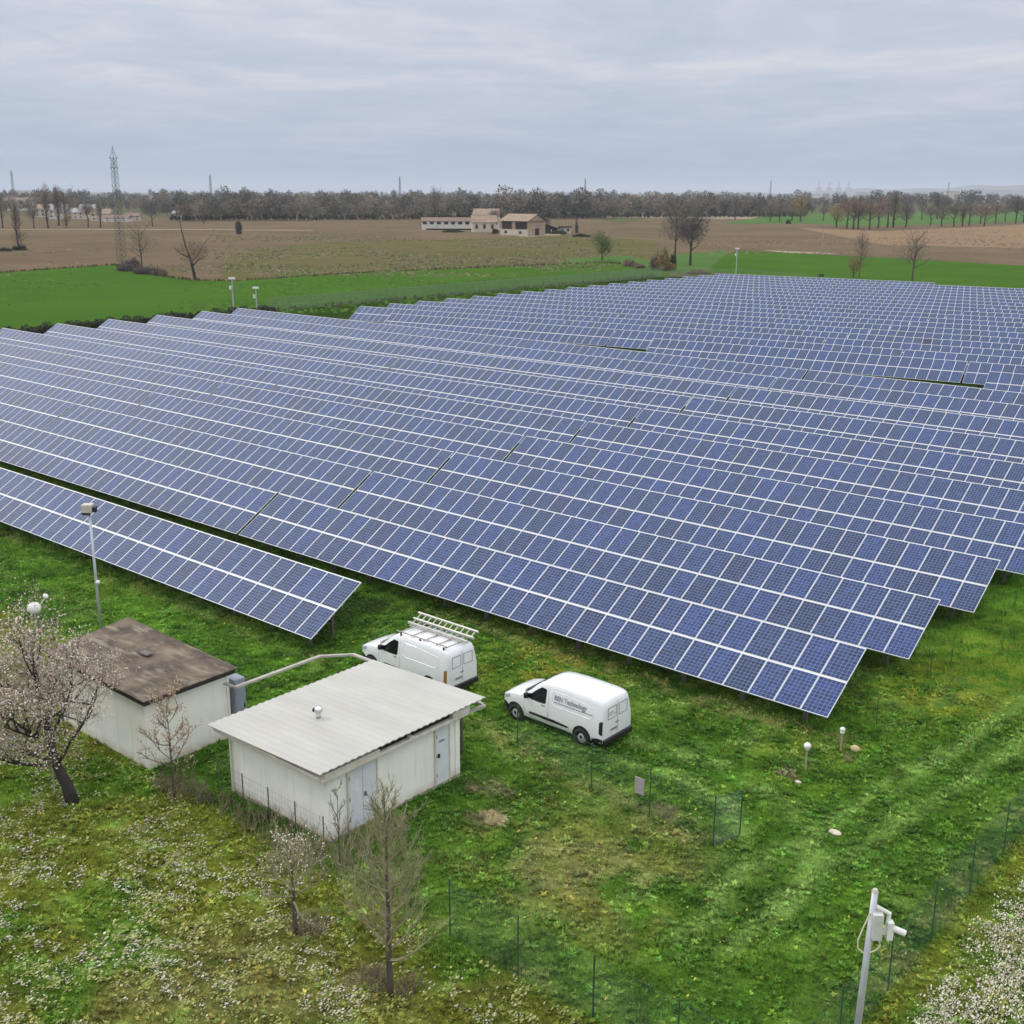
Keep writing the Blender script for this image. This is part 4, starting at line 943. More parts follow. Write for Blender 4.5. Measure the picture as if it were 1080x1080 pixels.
petals('blossom', tips, 11000, 0.026, PETAL, bt, 5, 0.09); petals('blossom', tips, 7000, 0.024, PETALW, bt, 6, 0.11); petals('young_leaves', tips[:len(tips)//2], 1200, 0.03, BUDY, bt, 8, 0.12)
# young bare tree in front of the fence
def near_tree(name, loc, label, cat, args, twig, bark=BARK, pet=()):
    t = empty(name, loc, label=label, cat=cat); T, C2, tp = bare_tree(**args)
    T.build('trunk', bark, t, smooth=True); C2.build('crown', twig, t)
    for i, (nm, n, sz, mt, jt) in enumerate(pet): petals(nm, tp, n, sz, mt, t, 20+i, jt)
    return t, tp
near_tree('bare_tree', (16.7, -11.6, 0), 'young bare tree with upright olive twigs, standing in front of the foreground fence', 'tree',
          dict(seed=12, h=4.9, trunk_r=0.085, first=0.2, spread=0.35, nl=46, sub=8, twigs=8, br_len=0.28, droop=0.55, jit=0.14, tip_r=0.006), TWIGY, pet=(('buds', 1500, 0.010, BUDY, 0.03),))
near_tree('blossom_bush', (13.2, -11.5, 0), 'small blossoming bush tree in front of the white shed', 'bush tree',
          dict(seed=5, h=2.4, trunk_r=0.07, first=0.36, spread=0.25, nl=22, sub=7, twigs=6, br_len=0.50, droop=0.25, jit=0.2, tip_r=0.007), TWIGY, pet=(('blossom', 650, 0.018, PETALW, 0.07), ('buds', 600, 0.014, BUDY, 0.06)))
near_tree('budding_tree', (5.35, -9.75, 0), 'young tree with tan buds between the two sheds', 'tree',
          dict(seed=9, h=3.3, trunk_r=0.04, first=0.22, spread=0.3, nl=17, sub=5, twigs=3, br_len=0.36, droop=0.5, jit=0.18, tip_r=0.008), TWIG, pet=(('buds', 1500, 0.022, BUD, 0.05),))
near_tree('bare_sapling', (-1.05, -9.75, 0), 'thin bare sapling against the long wall of the brown-roofed shed', 'tree',
          dict(seed=17, h=2.6, trunk_r=0.035, first=0.2, spread=0.6, nl=14, sub=4, twigs=3, br_len=0.32, droop=0.3, jit=0.2, tip_r=0.006), TWIG)
near_tree('bare_sapling', (12.0, -9.0, 0), 'spindly bare sapling at the near corner of the white shed', 'tree',
          dict(seed=23, h=2.5, trunk_r=0.025, first=0.15, spread=0.8, nl=12, sub=4, twigs=3, br_len=0.3, droop=0.6, jit=0.15, tip_r=0.006), TWIG)
# dry brush along the foot of the white shed and elsewhere
def brush(name, label, spots, mat, seed, kind=None, h=0.7, n=40, wd=0.011, cat='brush'):
    R = random.Random(seed); b = MB(); o = Vector((spots[0][0], spots[0][1], 0))
    for (x, y, r_, hh) in spots:
        for i in range(n):
            a = R.uniform(0, 2*PI); q = R.random()**.5*r_; p = Vector((x+q*math.cos(a), y+q*math.sin(a), 0))-o; d = Vector((R.uniform(-.5, .5), R.uniform(-.5, .5), 1)).normalized(); L = hh*R.uniform(.5, 1.1)
            e_ = p+d*L; b.tube([p, p.lerp(e_, .5)+Vector((R.uniform(-.04, .04), R.uniform(-.04, .04), 0)), e_], [wd, wd*.8, wd*.4], 3, cap=False)
            for k in range(4):
                g = R.uniform(.3, 1); q_ = p.lerp(e_, g); d2 = (d+Vector((R.uniform(-1, 1), R.uniform(-1, 1), R.uniform(-.2, .8)))).normalized(); b.tube([q_, q_+d2*L*.35], [wd*.6, wd*.3], 3, cap=False)
    o_ = b.build(name, mat, None, tuple(o)); return tag(o_, label, cat, kind=kind)
DRYB = simple('dry_stems', (0.25, 0.20, 0.13), (0.14, 0.115, 0.07), 3, 0.9)
brush('dry_brush', 'brown dry brush along the foot of the white shed', [(6.4, -9.0, .4, .3), (7.2, -9.0, .5, .4), (8.0, -9.1, .5, .5), (8.8, -9.2, .6, .65), (9.6, -9.3, .6, .8), (10.4, -9.3, .6, .85), (11.0, -9.0, .5, .7), (10.9, -9.9, .5, .6)], DRYB, 3, n=26, kind='stuff')
brush('dry_brush', 'brown dry brush at the foot of the brown-roofed shed, under the budding tree', [(4.6, -9.5, .4, .6), (5.3, -9.5, .5, .7), (5.9, -9.3, .35, .7)], DRYB, 4, n=34, kind='stuff')
brush('dry_brush', 'olive dry stems by the doors of the white shed', [(11.4, -7.6, .5, .6), (11.7, -6.6, .45, .5), (11.9, -8.6, .5, .7)], TWIGY, 6, n=45, kind='stuff')
brush('dry_brush', 'dry stems round the foot of the foreground bare tree', [(16.1, -11.5, .35, .45), (16.9, -11.2, .3, .4), (13.5, -11.2, .35, .45)], DRYB, 5, n=50, kind='stuff')

# ------------------------------------------------------------------ grass and flowers
def scatter(n, x0, x1, y0, y1, seed, dens=None):
    r = np.random.RandomState(seed); x = r.uniform(x0, x1, n); y = r.uniform(y0, y1, n)
    # only what the photograph (with a margin) can see
    px = x-CAM.x; py = y-CAM.y; pz = -CAM.z; dz = px*_f.x+py*_f.y+pz*_f.z; u = 540+FPX*(px*RX.x+py*RX.y+pz*RX.z)/dz; v = 540-FPX*(px*RU.x+py*RU.y+pz*RU.z)/dz
    k = (dz > 0) & (u > -160) & (u < 1240) & (v < 1260)
    k &= ~((x > 6.2) & (x < 10.75) & (y > -8.3) & (y < -2.95)); k &= ~((x > -2.3) & (x < 3.2) & (y > -9.25) & (y < -6.05))
    if dens is not None: k &= r.rand(n) < dens(x, y)
    return x[k], y[k]
def blades(name, x, y, hmin, hmax, wd, seed, mat, colf, label, bright=(0.65, 1.5), lean=0.6):
    n = len(x); r = np.random.RandomState(seed); z = gh(x, y); a = r.rand(n)*2*PI; h = r.uniform(hmin, hmax, n)*(0.65+0.8*sstep(fbm(x-7, y+31, 0.45, 3), 0.38, 0.66)); le = r.rand(n)*lean*h; b_ = r.rand(n)*2*PI
    w_ = wd*(0.6+0.8*r.rand(n)); p = np.stack([x, y, z-0.01], 1); s_ = np.stack([np.cos(a), np.sin(a), 0*a], 1)*w_[:, None]/2
    tip = p+np.stack([np.cos(b_)*le, np.sin(b_)*le, h], 1); mid = p+np.stack([np.cos(b_)*le*0.35, np.sin(b_)*le*0.35, h*0.6], 1)
    V = np.stack([p-s_, p+s_, mid+s_*0.9, tip, mid-s_*0.9], 1).reshape(-1, 3)
    me = bpy.data.meshes.new(name); nv = 5*n; me.vertices.add(nv); me.vertices.foreach_set('co', V.astype(np.float32).ravel()); me.loops.add(nv); me.loops.foreach_set('vertex_index', np.arange(nv, dtype=np.int32))
    me.polygons.add(n); me.polygons.foreach_set('loop_start', np.arange(0, nv, 5, dtype=np.int32)); me.materials.append(mat); me.update(calc_edges=True)
    c = colf(x, y)*r.uniform(bright[0], bright[1], n)[:, None]; at_ = me.color_attributes.new('tint', 'FLOAT_COLOR', 'POINT'); c4 = np.ones((nv, 4), np.float32); c4[:, :3] = np.repeat(c, 5, 0); at_.data.foreach_set('color', c4.ravel())
    return tag(link(name, me), label, 'grass', kind='stuff')
gb = Mat('grass_blades'); at = gb.N.new('ShaderNodeAttribute'); at.attribute_name = 'tint'; gb.set(at.outputs['Color'], 0.7, 0, 0.25)
# light through the blades
tl = gb.N.new('ShaderNodeBsdfTranslucent'); gb.L.new(at.outputs['Color'], tl.inputs[0]); mx = gb.N.new('ShaderNodeMixShader'); mx.inputs[0].default_value = 0.3
gb.L.new(gb.p.outputs[0], mx.inputs[1]); gb.L.new(tl.outputs[0], mx.inputs[2]); gb.L.new(mx.outputs[0], gb.N['Material Output'].inputs[0])
clump = lambda x, y: 0.35+0.65*sstep(fbm(x+21, y+77, 0.9, 3), 0.35, 0.6)
x, y = scatter(700000, -30, 46, -24, 12, 1, clump); blades('grass', x, y, 0.035, 0.12, 0.036, 2, gb.m, grass_color, 'tufts of green grass all round the sheds and vans')
x, y = scatter(260000, -45, 46, -20, 44, 3, lambda x, y: clump(x, y)*((y > 9) | (x < -12))); blades('grass', x, y, 0.08, 0.22, 0.045, 4, gb.m, grass_color, 'longer grass beside and behind the ends of the solar rows')
def weeds(n, x0, x1, y0, y1, seed, label, dens=None):
    x, y = scatter(n, x0, x1, y0, y1, seed, dens); n = len(x); r = np.random.RandomState(seed+1); R_ = r.uniform(.05, .13, n); tint_ = grass_color(x, y)*np.exp(r.normal(0, .22, n))[:, None]; tint_[:, 0] *= r.uniform(.8, 1.25, n); z = gh(x, y)
    L_ = 8; Vs, Cs = [], []
    for k in range(L_):
        a = 2*PI*k/L_+r.rand(n)*1.2; el = r.uniform(.15, 1.1, n); ln_ = R_*r.uniform(.7, 1.3, n); wd_ = ln_*.28; o = np.stack([x, y, z+r.uniform(0, .05, n)], 1)
        d = np.stack([np.cos(a)*np.cos(el), np.sin(a)*np.cos(el), np.sin(el)], 1); s_ = np.stack([-np.sin(a), np.cos(a), 0*a], 1)
        Vs.append(np.stack([o, o+d*(ln_*.5)[:, None]-s_*wd_[:, None], o+d*ln_[:, None], o+d*(ln_*.5)[:, None]+s_*wd_[:, None]], 1)); Cs.append(np.repeat(tint_*r.uniform(.8, 1.25, n)[:, None], 4, 0))
    V = np.concatenate(Vs).reshape(-1, 3); return tag(link('weeds', np_mesh('weeds', V, np.arange(len(V)).reshape(-1, 4), gb.m, col=np.concatenate(Cs))), label, 'weeds', kind='stuff')
weeds(120000, -30, 46, -24, 14, 31, 'broad-leaved weeds in clumps all through the grass', lambda x, y: 0.25+0.75*sstep(fbm(x+2, y+6, 0.8, 3), 0.38, 0.6))
fm = Mat('flower_heads'); at = fm.N.new('ShaderNodeAttribute'); at.attribute_name = 'tint'; fm.set(at.outputs['Color'], 0.8, 0, 0.1)
def flowers(x, y, size, h, seed, cols, label):
    n = len(x); r = np.random.RandomState(seed); z = gh(x, y)+r.uniform(h[0], h[1], n); p = np.stack([x, y, z], 1); t = r.normal(size=(n, 3))*[.35, .35, 0]+[0, 0, 1]; t /= np.linalg.norm(t, axis=1)[:, None]
    a = np.cross(t, [1, 0, 0]); a /= np.linalg.norm(a, axis=1)[:, None]; c_ = np.cross(t, a); s_ = size*(0.4+1.3*r.rand(n)**2); V = []
    for k in range(5):
        an = 2*PI*k/5; V.append(p+(a*math.cos(an)*1.5+c_*math.sin(an)*0.8)*s_[:, None])
    V = np.stack(V, 1).reshape(-1, 3); me = bpy.data.meshes.new('flowers'); nv = 5*n; me.vertices.add(nv); me.vertices.foreach_set('co', V.astype(np.float32).ravel()); me.loops.add(nv); me.loops.foreach_set('vertex_index', np.arange(nv, dtype=np.int32))
    me.polygons.add(n); me.polygons.foreach_set('loop_start', np.arange(0, nv, 5, dtype=np.int32)); me.materials.append(fm.m); me.update(calc_edges=True)
    c = np.array(cols)[r.randint(0, len(cols), n)]*r.uniform(.8, 1.1, n)[:, None]; at_ = me.color_attributes.new('tint', 'FLOAT_COLOR', 'POINT'); c4 = np.ones((nv, 4), np.float32); c4[:, :3] = np.repeat(c, 5, 0); at_.data.foreach_set('color', c4.ravel())
    return tag(link('flowers', me), label, 'flowers', kind='stuff')
WH = [(0.66, 0.65, 0.55), (0.60, 0.56, 0.50), (0.64, 0.62, 0.44), (0.50, 0.44, 0.43)]
x, y = scatter(520000, 25.6, 36, -12, 24, 5, lambda x, y: (0.10+0.90*sstep(fbm(x, y, 1.1, 4), 0.30, 0.48)*sstep(fbm(x, y, 0.3, 2), 0.22, 0.48))*sstep(x+0.5*(fbm(x, y, 1.5)-.5), 25.6, 26.4))
flowers(x, y, 0.017, (0.03, 0.13), 6, [(0.60, 0.58, 0.44), (0.52, 0.48, 0.38), (0.56, 0.53, 0.36), (0.64, 0.62, 0.52), (0.40, 0.34, 0.31), (0.22, 0.24, 0.08)], 'dense white flowers outside the right-hand fence')
x, y = scatter(220000, -12, 24, -24, -9.3, 7, lambda x, y: sstep(fbm(x+5, y+3, 1.9, 4), 0.43, 0.58)*sstep(fbm(x, y*1.6, 0.30, 2), 0.40, 0.62)*sstep(-y, 9.6, 12)*1.0+0.004)
flowers(x, y, 0.018, (0.04, 0.16), 8, [(0.52, 0.50, 0.38), (0.46, 0.42, 0.34), (0.50, 0.48, 0.32), (0.60, 0.58, 0.50), (0.38, 0.33, 0.30)], 'scattered white flowers in the meadow at the bottom left')
x, y = scatter(40000, -30, 25, -9, 22, 9, lambda x, y: sstep(fbm(x, y, 2.2, 4), 0.55, 0.7)*0.16+0.004)
flowers(x, y, 0.026, (0.07, 0.18), 10, [(0.50, 0.42, 0.03), (0.46, 0.42, 0.10)], 'yellow dandelions scattered through the green grass')
x, y = scatter(260000, -12, 24, -24, -9.3, 17, lambda x, y: sstep(fbm(x+5, y+3, 1.2, 4), 0.44, 0.66)*sstep(fbm(x+9, y*1.5, 0.33, 2), 0.42, 0.64)*0.8+0.01)
flowers(x, y, 0.024, (0.05, 0.14), 18, [(0.34, 0.35, 0.12), (0.42, 0.40, 0.20), (0.24, 0.27, 0.07)], 'pale seed heads in the meadow at the bottom left')

# ------------------------------------------------------------------ background trees
def far_tree_meshes(seed, h, w_, tw, n=900, trunk=0.03, low=0.25, wd=0.05, ln=0.9, shape='round', limbs=9, bark=BARKD):
    """meshes for one bare tree h metres tall, w_ wide"""
    R = random.Random(seed); T = MB(); r0 = h*trunk
    T.tube([(0,0,0), (R.uniform(-.2,.2), R.uniform(-.2,.2), h*low), (R.uniform(-.4,.4), R.uniform(-.4,.4), h*0.6), (0.1, 0, h*0.88)], [r0, r0*.8, r0*.45, r0*.12], 6)
    for i in range(limbs):
        a = 2.4*i+R.uniform(-.4,.4); f = low+(0.55*i/limbs); z = h*f; L = w_*0.5*R.uniform(.7, 1.05)*(1.1-f*0.5); up = R.uniform(.5, 1.1)
        p = Vector((0, 0, z)); m_ = p+Vector((math.cos(a)*L*.5, math.sin(a)*L*.5, L*up*.45)); e_ = p+Vector((math.cos(a)*L, math.sin(a)*L, L*up*1.1)); e_.z = min(e_.z, h*0.97)
        T.tube([p, m_, e_], [r0*.4, r0*.22, r0*.06], 4, cap=False)
        for k in range(3):
            q = m_.lerp(e_, R.random()); d = Vector((R.uniform(-1, 1), R.uniform(-1, 1), R.uniform(.1, 1.2))).normalized()*L*.45; T.tube([q, q+d], [r0*.14, r0*.04], 3, cap=False)
    r = np.random.RandomState(seed); cz = h*(low+1)/2; rz = h*(1-low)/2
    Vs, Fs, o = [], [], 0
    nb = 7
    for k in range(nb):
        a = 2*PI*k/nb+r.rand(); q = w_*0.22*r.rand()**.5; zz = cz+(r.rand()-.5)*rz*1.0
        c_ = (math.cos(a)*q*(1.4 if shape == 'round' else .6), math.sin(a)*q*(1.4 if shape == 'round' else .6), zz)
        V, F = slivers(n//nb, c_, (w_*.31, w_*.31, rz*(.52 if shape == 'round' else .75)), ln, wd, 0.5, seed*10+k); V[:, 2] = np.clip(V[:, 2], h*low*.6, None); Vs.append(V); Fs.append(F+o); o += len(V)
    return T.mesh('trunk', bark), np_mesh('crown', np.concatenate(Vs), np.concatenate(Fs), tw)
KINDS = {'brown': [far_tree_meshes(s, 10, 8.5, TWIG, 1700, wd=.075) for s in (1, 2, 3)], 'red': [far_tree_meshes(s, 10, 8.5, TWIGR, 1700, wd=.08) for s in (5, 6)],
         'tall': [far_tree_meshes(s, 10, 4.2, TWIG, 1200, shape='tall', low=.2, wd=.08) for s in (7, 8)], 'ochre': [far_tree_meshes(9, 10, 8, TWIGO, 1900, wd=.10, ln=.7, low=.12)],
         'green': [far_tree_meshes(10, 10, 8.5, LEAFG, 3200, wd=.20, ln=.38, low=.08, trunk=.03)], 'sparse': [far_tree_meshes(11, 10, 8, TWIG, 900, wd=.045, bark=BARK, trunk=.02, limbs=14), far_tree_meshes(12, 10, 8, TWIG, 900, wd=.045, bark=BARK, trunk=.02, limbs=14)],
         'dark': [far_tree_meshes(13, 10, 9.5, TWIGG, 2600, wd=.085, bark=BARKD)]}
_kc = {}
def far_tree(px, py, ytop, kind, label, wid=1.0, group=None, name='bare_tree'):
    g = G(px, py); d = (g-CAM).dot(_f); h = (py-ytop)/FPX*d/math.cos(PITCH)*0.97
    k = KINDS[kind]; i = _kc.get(kind, 0); _kc[kind] = i+1; tm, cm = k[i % len(k)]
    t = empty(name, (g.x, g.y, 0), (i*1.7) % 6.28, label=label, cat='tree', group=group); t.scale = (h/10*wid, h/10*wid, h/10)
    link('trunk', tm, t); link('crown', cm, t); return t
GR = 'bare field trees'
far_tree(635, 275, 243, 'green', 'small rounded green tree alone on the bank left of the shrubs', .9, GR, 'green_tree')
far_tree(728, 280, 221, 'dark', 'dense bare round-crowned tree right of the shrub clump in the middle', .85, GR)
far_tree(712, 272, 207, 'brown', 'tall thin bare tree directly behind the shrub clump', .6, GR)
far_tree(962, 297, 243, 'sparse', 'leafless spreading tree behind the far array, right one of two', 1.0, GR)
far_tree(906, 294, 243, 'sparse', 'thin leafless tree behind the far array, rising from a yellow-green bush', .55, GR)
far_tree(900, 293, 268, 'ochre', 'yellow-green bush at the foot of the thin leafless tree', 1.0, GR, 'bush')
far_tree(150, 284, 236, 'sparse', 'leafless tree with brown twigs just right of the lattice mast', 1.0, GR)
far_tree(20, 264, 206, 'tall', 'thin dark tree standing alone in the ploughed field at the left', .6, GR)
far_tree(23, 264, 243, 'sparse', 'low spreading tree at the foot of the thin dark field tree', 1.4, GR)
LT = [(3,241,203,'brown'),(36,241,214,'brown'),(51,241,196,'tall'),(70,241,222,'ochre'),(70,238,196,'brown'),(93,240,208,'brown'),(106,240,206,'tall'),(161,239,210,'dark'),(215,236,212,'brown'),(62,238,198,'tall')]
LL = ['bare tree cut by the left picture edge', 'bare tree with a forked trunk near the left edge', 'dark upright tree, tallest of the left field row', 'rounded ochre bush in the left field row', 'wide bare tree behind the ochre bush',
      'bare tree with a split crown left of the mast', 'narrow bare tree just left of the mast', 'dense dark bare tree right of the mast', 'bare tree at the left end of the long wood', 'slim tree between the dark upright tree and the ochre bush']
for (a, b_, c_, k), l in zip(LT, LL): far_tree(a, b_, c_, k, l, .8, GR)
RT = [(844,234,203,'ochre'),(835,233,206,'brown'),(868,233,213,'brown'),(893,241,206,'red'),(900,242,207,'red'),(905,242,206,'brown'),(917,242,210,'red'),(926,241,207,'red'),(936,240,208,'brown'),(942,240,200,'tall'),(956,236,210,'brown'),(972,232,209,'brown'),
      (988,231,202,'dark'),(993,239,212,'brown'),(1006,239,211,'brown'),(1015,239,214,'tall'),(1022,238,210,'brown'),(1034,236,212,'brown'),(1038,239,215,'red'),(1050,236,211,'red'),(1060,234,213,'brown'),(1071,236,206,'dark'),(1079,235,208,'brown'),
      (775,232,210,'brown'),(812,234,212,'brown'),(822,234,211,'brown'),(882,240,212,'ochre'),(955,240,214,'brown'),(981,238,214,'brown')]
ordn = ['first','second','third','fourth','fifth','sixth','seventh','eighth','ninth','tenth','eleventh','twelfth','thirteenth','fourteenth','fifteenth','sixteenth','seventeenth','eighteenth','nineteenth','twentieth','twenty-first','twenty-second','twenty-third','twenty-fourth','twenty-fifth','twenty-sixth','twenty-seventh','twenty-eighth','twenty-ninth']
order = {t_: i for i, t_ in enumerate(sorted(RT))}
look = {'ochre': 'yellowish', 'brown': 'grey-brown', 'red': 'reddish', 'tall': 'slim', 'dark': 'dark'}
for q in RT: far_tree(q[0], q[1], q[2], q[3], '%s bare tree, %s from the left in the row beyond the tan field' % (look[q[3]], ordn[order[q]]), .95, 'bare trees beyond the tan field')
# odd pollarded tree and its bent trunk
g = G(204, 295); d = (g-CAM).dot(_f); s_ = 1/FPX*d
pt = empty('pollard_tree', (g.x, g.y, 0), label='old bare tree with a tall broken bent trunk, right of the lattice mast', cat='tree')
rx = Vector((_r.x, _r.y, 0)); P_ = lambda u, v, w_=0: rx*(u*s_)+Vector((0, 0, v*s_*1.03))+Vector((_f.x, _f.y, 0))*w_
b = MB(); b.tube([P_(2, 0), P_(0, 12), P_(-2, 22), P_(-6, 34), P_(-9, 50), P_(-11, 64)], [.36, .28, .20, .14, .09, .04], 7)
b.tube([P_(-1, 17), P_(6, 26, 1), P_(12, 36, 1.5), P_(22, 46, 2)], [.13, .09, .05, .02], 5); b.tube([P_(-2, 22), P_(-10, 26, -1), P_(-18, 34, -1)], [.18, .11, .03], 5); b.tube([P_(0, 14), P_(8, 20, -1), P_(16, 24, -1)], [.16, .09, .03], 5)
b.build('trunk', BARKD, pt)
V, F = slivers(1400, tuple(P_(2, 28)), (18*s_, 18*s_, 13*s_), 1.1, .045, .5, 5); link('crown', np_mesh('crown', V, F, TWIGR), pt)
g = G(252, 247); d = (g-CAM).dot(_f); s2 = d/FPX
st_ = empty('tree_stump', (g.x, g.y, 0), label='short dark ivy-clad tree stump alone in the brown field', cat='tree stump')
MB().tube([(0,0,0), (0,0,13*s2)], [1.2, .9], 8).build('trunk', BARKD, st_)
V, F = slivers(600, (0, 0, 7*s2), (1.7, 1.7, 6.5*s2), .6, .25, 0, 4); link('ivy', np_mesh('ivy', V, F, LEAFD), st_)

def shrub(px, py, wpx, hpx, mat, label, seed, n=1500, ln=.8, wd=.09, name='shrub', z0=0.0):
    g = G(px, py); d = (g-CAM).dot(_f); s_ = d/FPX; r = np.random.RandomState(seed); Vs, Fs, o = [], [], 0
    for q in range(8):
        a = r.rand()*6.28; rr_ = wpx*s_*.36*r.rand()**.5; hh = hpx*s_*(.35+.65*r.rand())*(1-.35*rr_/(wpx*s_*.36+1e-6)); V, F = slivers(n//6, (rr_*math.cos(a), rr_*math.sin(a), hh*.5), (wpx*s_*.2, wpx*s_*.2, hh*.55), ln, wd*1.1, .9, seed*9+q); Vs.append(V); Fs.append(F+o); o += len(V)
    V = np.concatenate(Vs); F = np.concatenate(Fs); V[:, 2] = np.clip(V[:, 2], 0.02, None)
    t = empty(name, (g.x, g.y, 0), label=label, cat='shrub', group='shrubs at the field edges'); link('foliage', np_mesh('foliage', V, F, mat), t)
    b = MB(); R = random.Random(seed)
    for i in range(7):
        a = R.uniform(0, 6.28); b.tube([(0.3*math.cos(a), 0.3*math.sin(a), 0), (wpx*s_*.3*math.cos(a), wpx*s_*.3*math.sin(a), hpx*s_*.8)], [.07, .02], 4, cap=False)
    b.build('stems', BARKD, t); return t
shrub(136, 286, 30, 20, TWIGG, 'grey brush round the foot of the lattice mast', 31, 2600)
shrub(153, 289, 26, 13, TWIGG, 'low grey brush right of the mast brush', 32, 1600)
shrub(167, 291, 22, 15, TWIGR, 'reddish brush between the mast and the pollard tree', 33, 900)
shrub(700, 285, 26, 28, TWIGO, 'ochre and brown leafy shrub, tallest of the clump in the middle', 34, 2600, .6, .14)
shrub(707, 284, 20, 20, LEAFD, 'dark green shrub at the right of the middle clump', 35, 2200, .5, .2)
shrub(690, 284, 14, 22, TWIG, 'brown twiggy shrub at the left of the middle clump', 36, 1500, .7, .08)
shrub(664, 281, 14, 11, TWIGR, 'low reddish shrub left of the middle clump', 37, 900)
shrub(675, 283, 14, 7, TWIGR, 'lowest reddish shrub beside the middle clump', 38, 700)
shrub(866, 292, 6, 4, LEAFD, 'tiny dark shrub on the wheat behind the far array', 39, 400, .4, .15)
shrub(832, 236, 7, 6, LEAFD, 'round dark green shrub on the far field track', 40, 500, .8, .4)
shrub(20, 264, 18, 8, LEAFD, 'dark shrub at the foot of the thin field tree on the left', 41, 900)
shrub(5, 265, 18, 5, LEAFD, 'low dark shrub cut by the left picture edge', 42, 700)
shrub(735, 289, 30, 6, TWIGR, 'low reddish scrub right of the middle clump', 43, 1100, .6, .08)
shrub(760, 291, 22, 5, TWIGR, 'low reddish scrub behind the back left corner of the far array', 44, 900, .6, .08)
# hedge behind the left ends of the near array
hv, hf, o = [], [], 0
for i in range(44):
    yy = 20+i*1.35; r_ = np.random.RandomState(i); V, F = slivers(650, (0.6*r_.randn(), yy, .8), (1.2, 1.1, .8+.7*r_.rand()), .35, .16, .2, 300+i); V[:, 2] = np.clip(V[:, 2], .02, None); hv.append(V); hf.append(F+o); o += len(V)
hd = empty('hedge', (-103.5, 0, 0), label='dark hedge behind the left ends of the near solar rows', cat='hedge'); link('foliage', np_mesh('foliage', np.concatenate(hv), np.concatenate(hf), HEDGE), hd)
b = MB()
for i in range(44): b.tube([(0, 20+i*1.35, 0), (.1, 20+i*1.35, 1.2)], [.05, .02], 4)
b.build('stems', BARKD, hd)

# ------------------------------------------------------------------ the long wood and the far plain
def wood(name, label, rows, seed, mat, base_kinds, h0, h1, wd, ln, ntri, cat='wood'):
    r = np.random.RandomState(seed); Vs, Fs, Cs, o = [], [], [], 0
    bases = [slivers(ntri, (0, 0, .58), (.36, .36, .42), ln, wd, .4, seed+k) for k in range(6)]
    trunks = []
    for (pxa, pya, pxb, pyb, n) in rows:
        for i in range(n):
            f = (i+r.rand())/n; g = G(pxa+(pxb-pxa)*f, pya+(pyb-pya)*f+r.rand()*0.8); h = r.uniform(h0, h1)*(1.25 if r.rand() < .08 else 1)*(0.72+0.55*float(vnoise(np.array([g.x]), np.array([g.y]), 60.0)[0])); V, F = bases[r.randint(6)]
            a = r.rand()*6.28; c_, s_ = math.cos(a), math.sin(a); W = h*r.uniform(.8, 1.25)
            Q = np.stack([(V[:, 0]*c_-V[:, 1]*s_)*W+g.x, (V[:, 0]*s_+V[:, 1]*c_)*W+g.y, V[:, 2]*h], 1); Vs.append(Q); Fs.append(F+o); o += len(Q); tn = np.array(tints[r.randint(len(tints))])*r.uniform(.62, 1.15); Cs.append(np.tile(tn, (len(Q)+4, 1)))
            tr_ = .022*h; q = np.array([(-tr_, 0, 0), (tr_*.5, -tr_*.87, 0), (tr_*.5, tr_*.87, 0), (0, 0, h*.85)])+[g.x, g.y, 0]; Vs.append(q); Fs.append(np.array([(0, 1, 3), (1, 2, 3), (2, 0, 3)])+o); o += 4
    me = np_mesh(name, np.concatenate(Vs), np.concatenate(Fs), mat, col=np.concatenate(Cs)); return tag(link(name, me), label, cat, kind='stuff')
wm_ = Mat('winter_wood'); at = wm_.N.new('ShaderNodeAttribute'); at.attribute_name = 'tint'; wm_.set(at.outputs['Color'], 0.95, 0, 0.1); WOODM = wm_.m
tints = [(.17, .155, .125), (.20, .175, .138), (.135, .122, .105), (.22, .18, .145), (.16, .155, .135), (.24, .20, .15), (.115, .104, .09)]
wood('woodland', 'long belt of bare grey-brown trees across the plain below the skyline', [(185, 232.5, 330, 232, 34), (330, 231.5, 640, 229.5, 72), (640, 229, 850, 228, 46), (165, 228.5, 640, 227, 80), (640, 226, 860, 226, 40), (-60, 223, 860, 223.5, 150), (-60, 220, 860, 220, 150)], 50, WOODM, 6, 10, 16.5, .05, .13, 230)
tints = [(.07, .062, .048), (.05, .047, .036), (.10, .085, .062), (.075, .085, .04)]
wood('underbrush', 'dark low brush along the foot of the long wood', [(180, 233, 640, 230.3, 200), (640, 229.8, 850, 228.6, 95)], 60, WOODM, 6, 2.2, 5.5, .12, .25, 130, 'brush')
tints = [(.12, .105, .085), (.15, .13, .10), (.10, .095, .08), (.085, .08, .065)]
wood('woodland', 'thinner far belt of trees along the skyline', [(-80, 213, 1160, 213, 190), (-80, 216.5, 1160, 216.5, 190), (850, 220, 1160, 219, 60)], 70, WOODM, 6, 10, 20, .07, .15, 130)
wood('woodland', 'hazy most distant trees on the horizon', [(-80, 208.5, 1160, 208.5, 150), (-80, 206.2, 1160, 206.2, 150)], 80, WOODM, 6, 8, 24, .12, .24, 60)

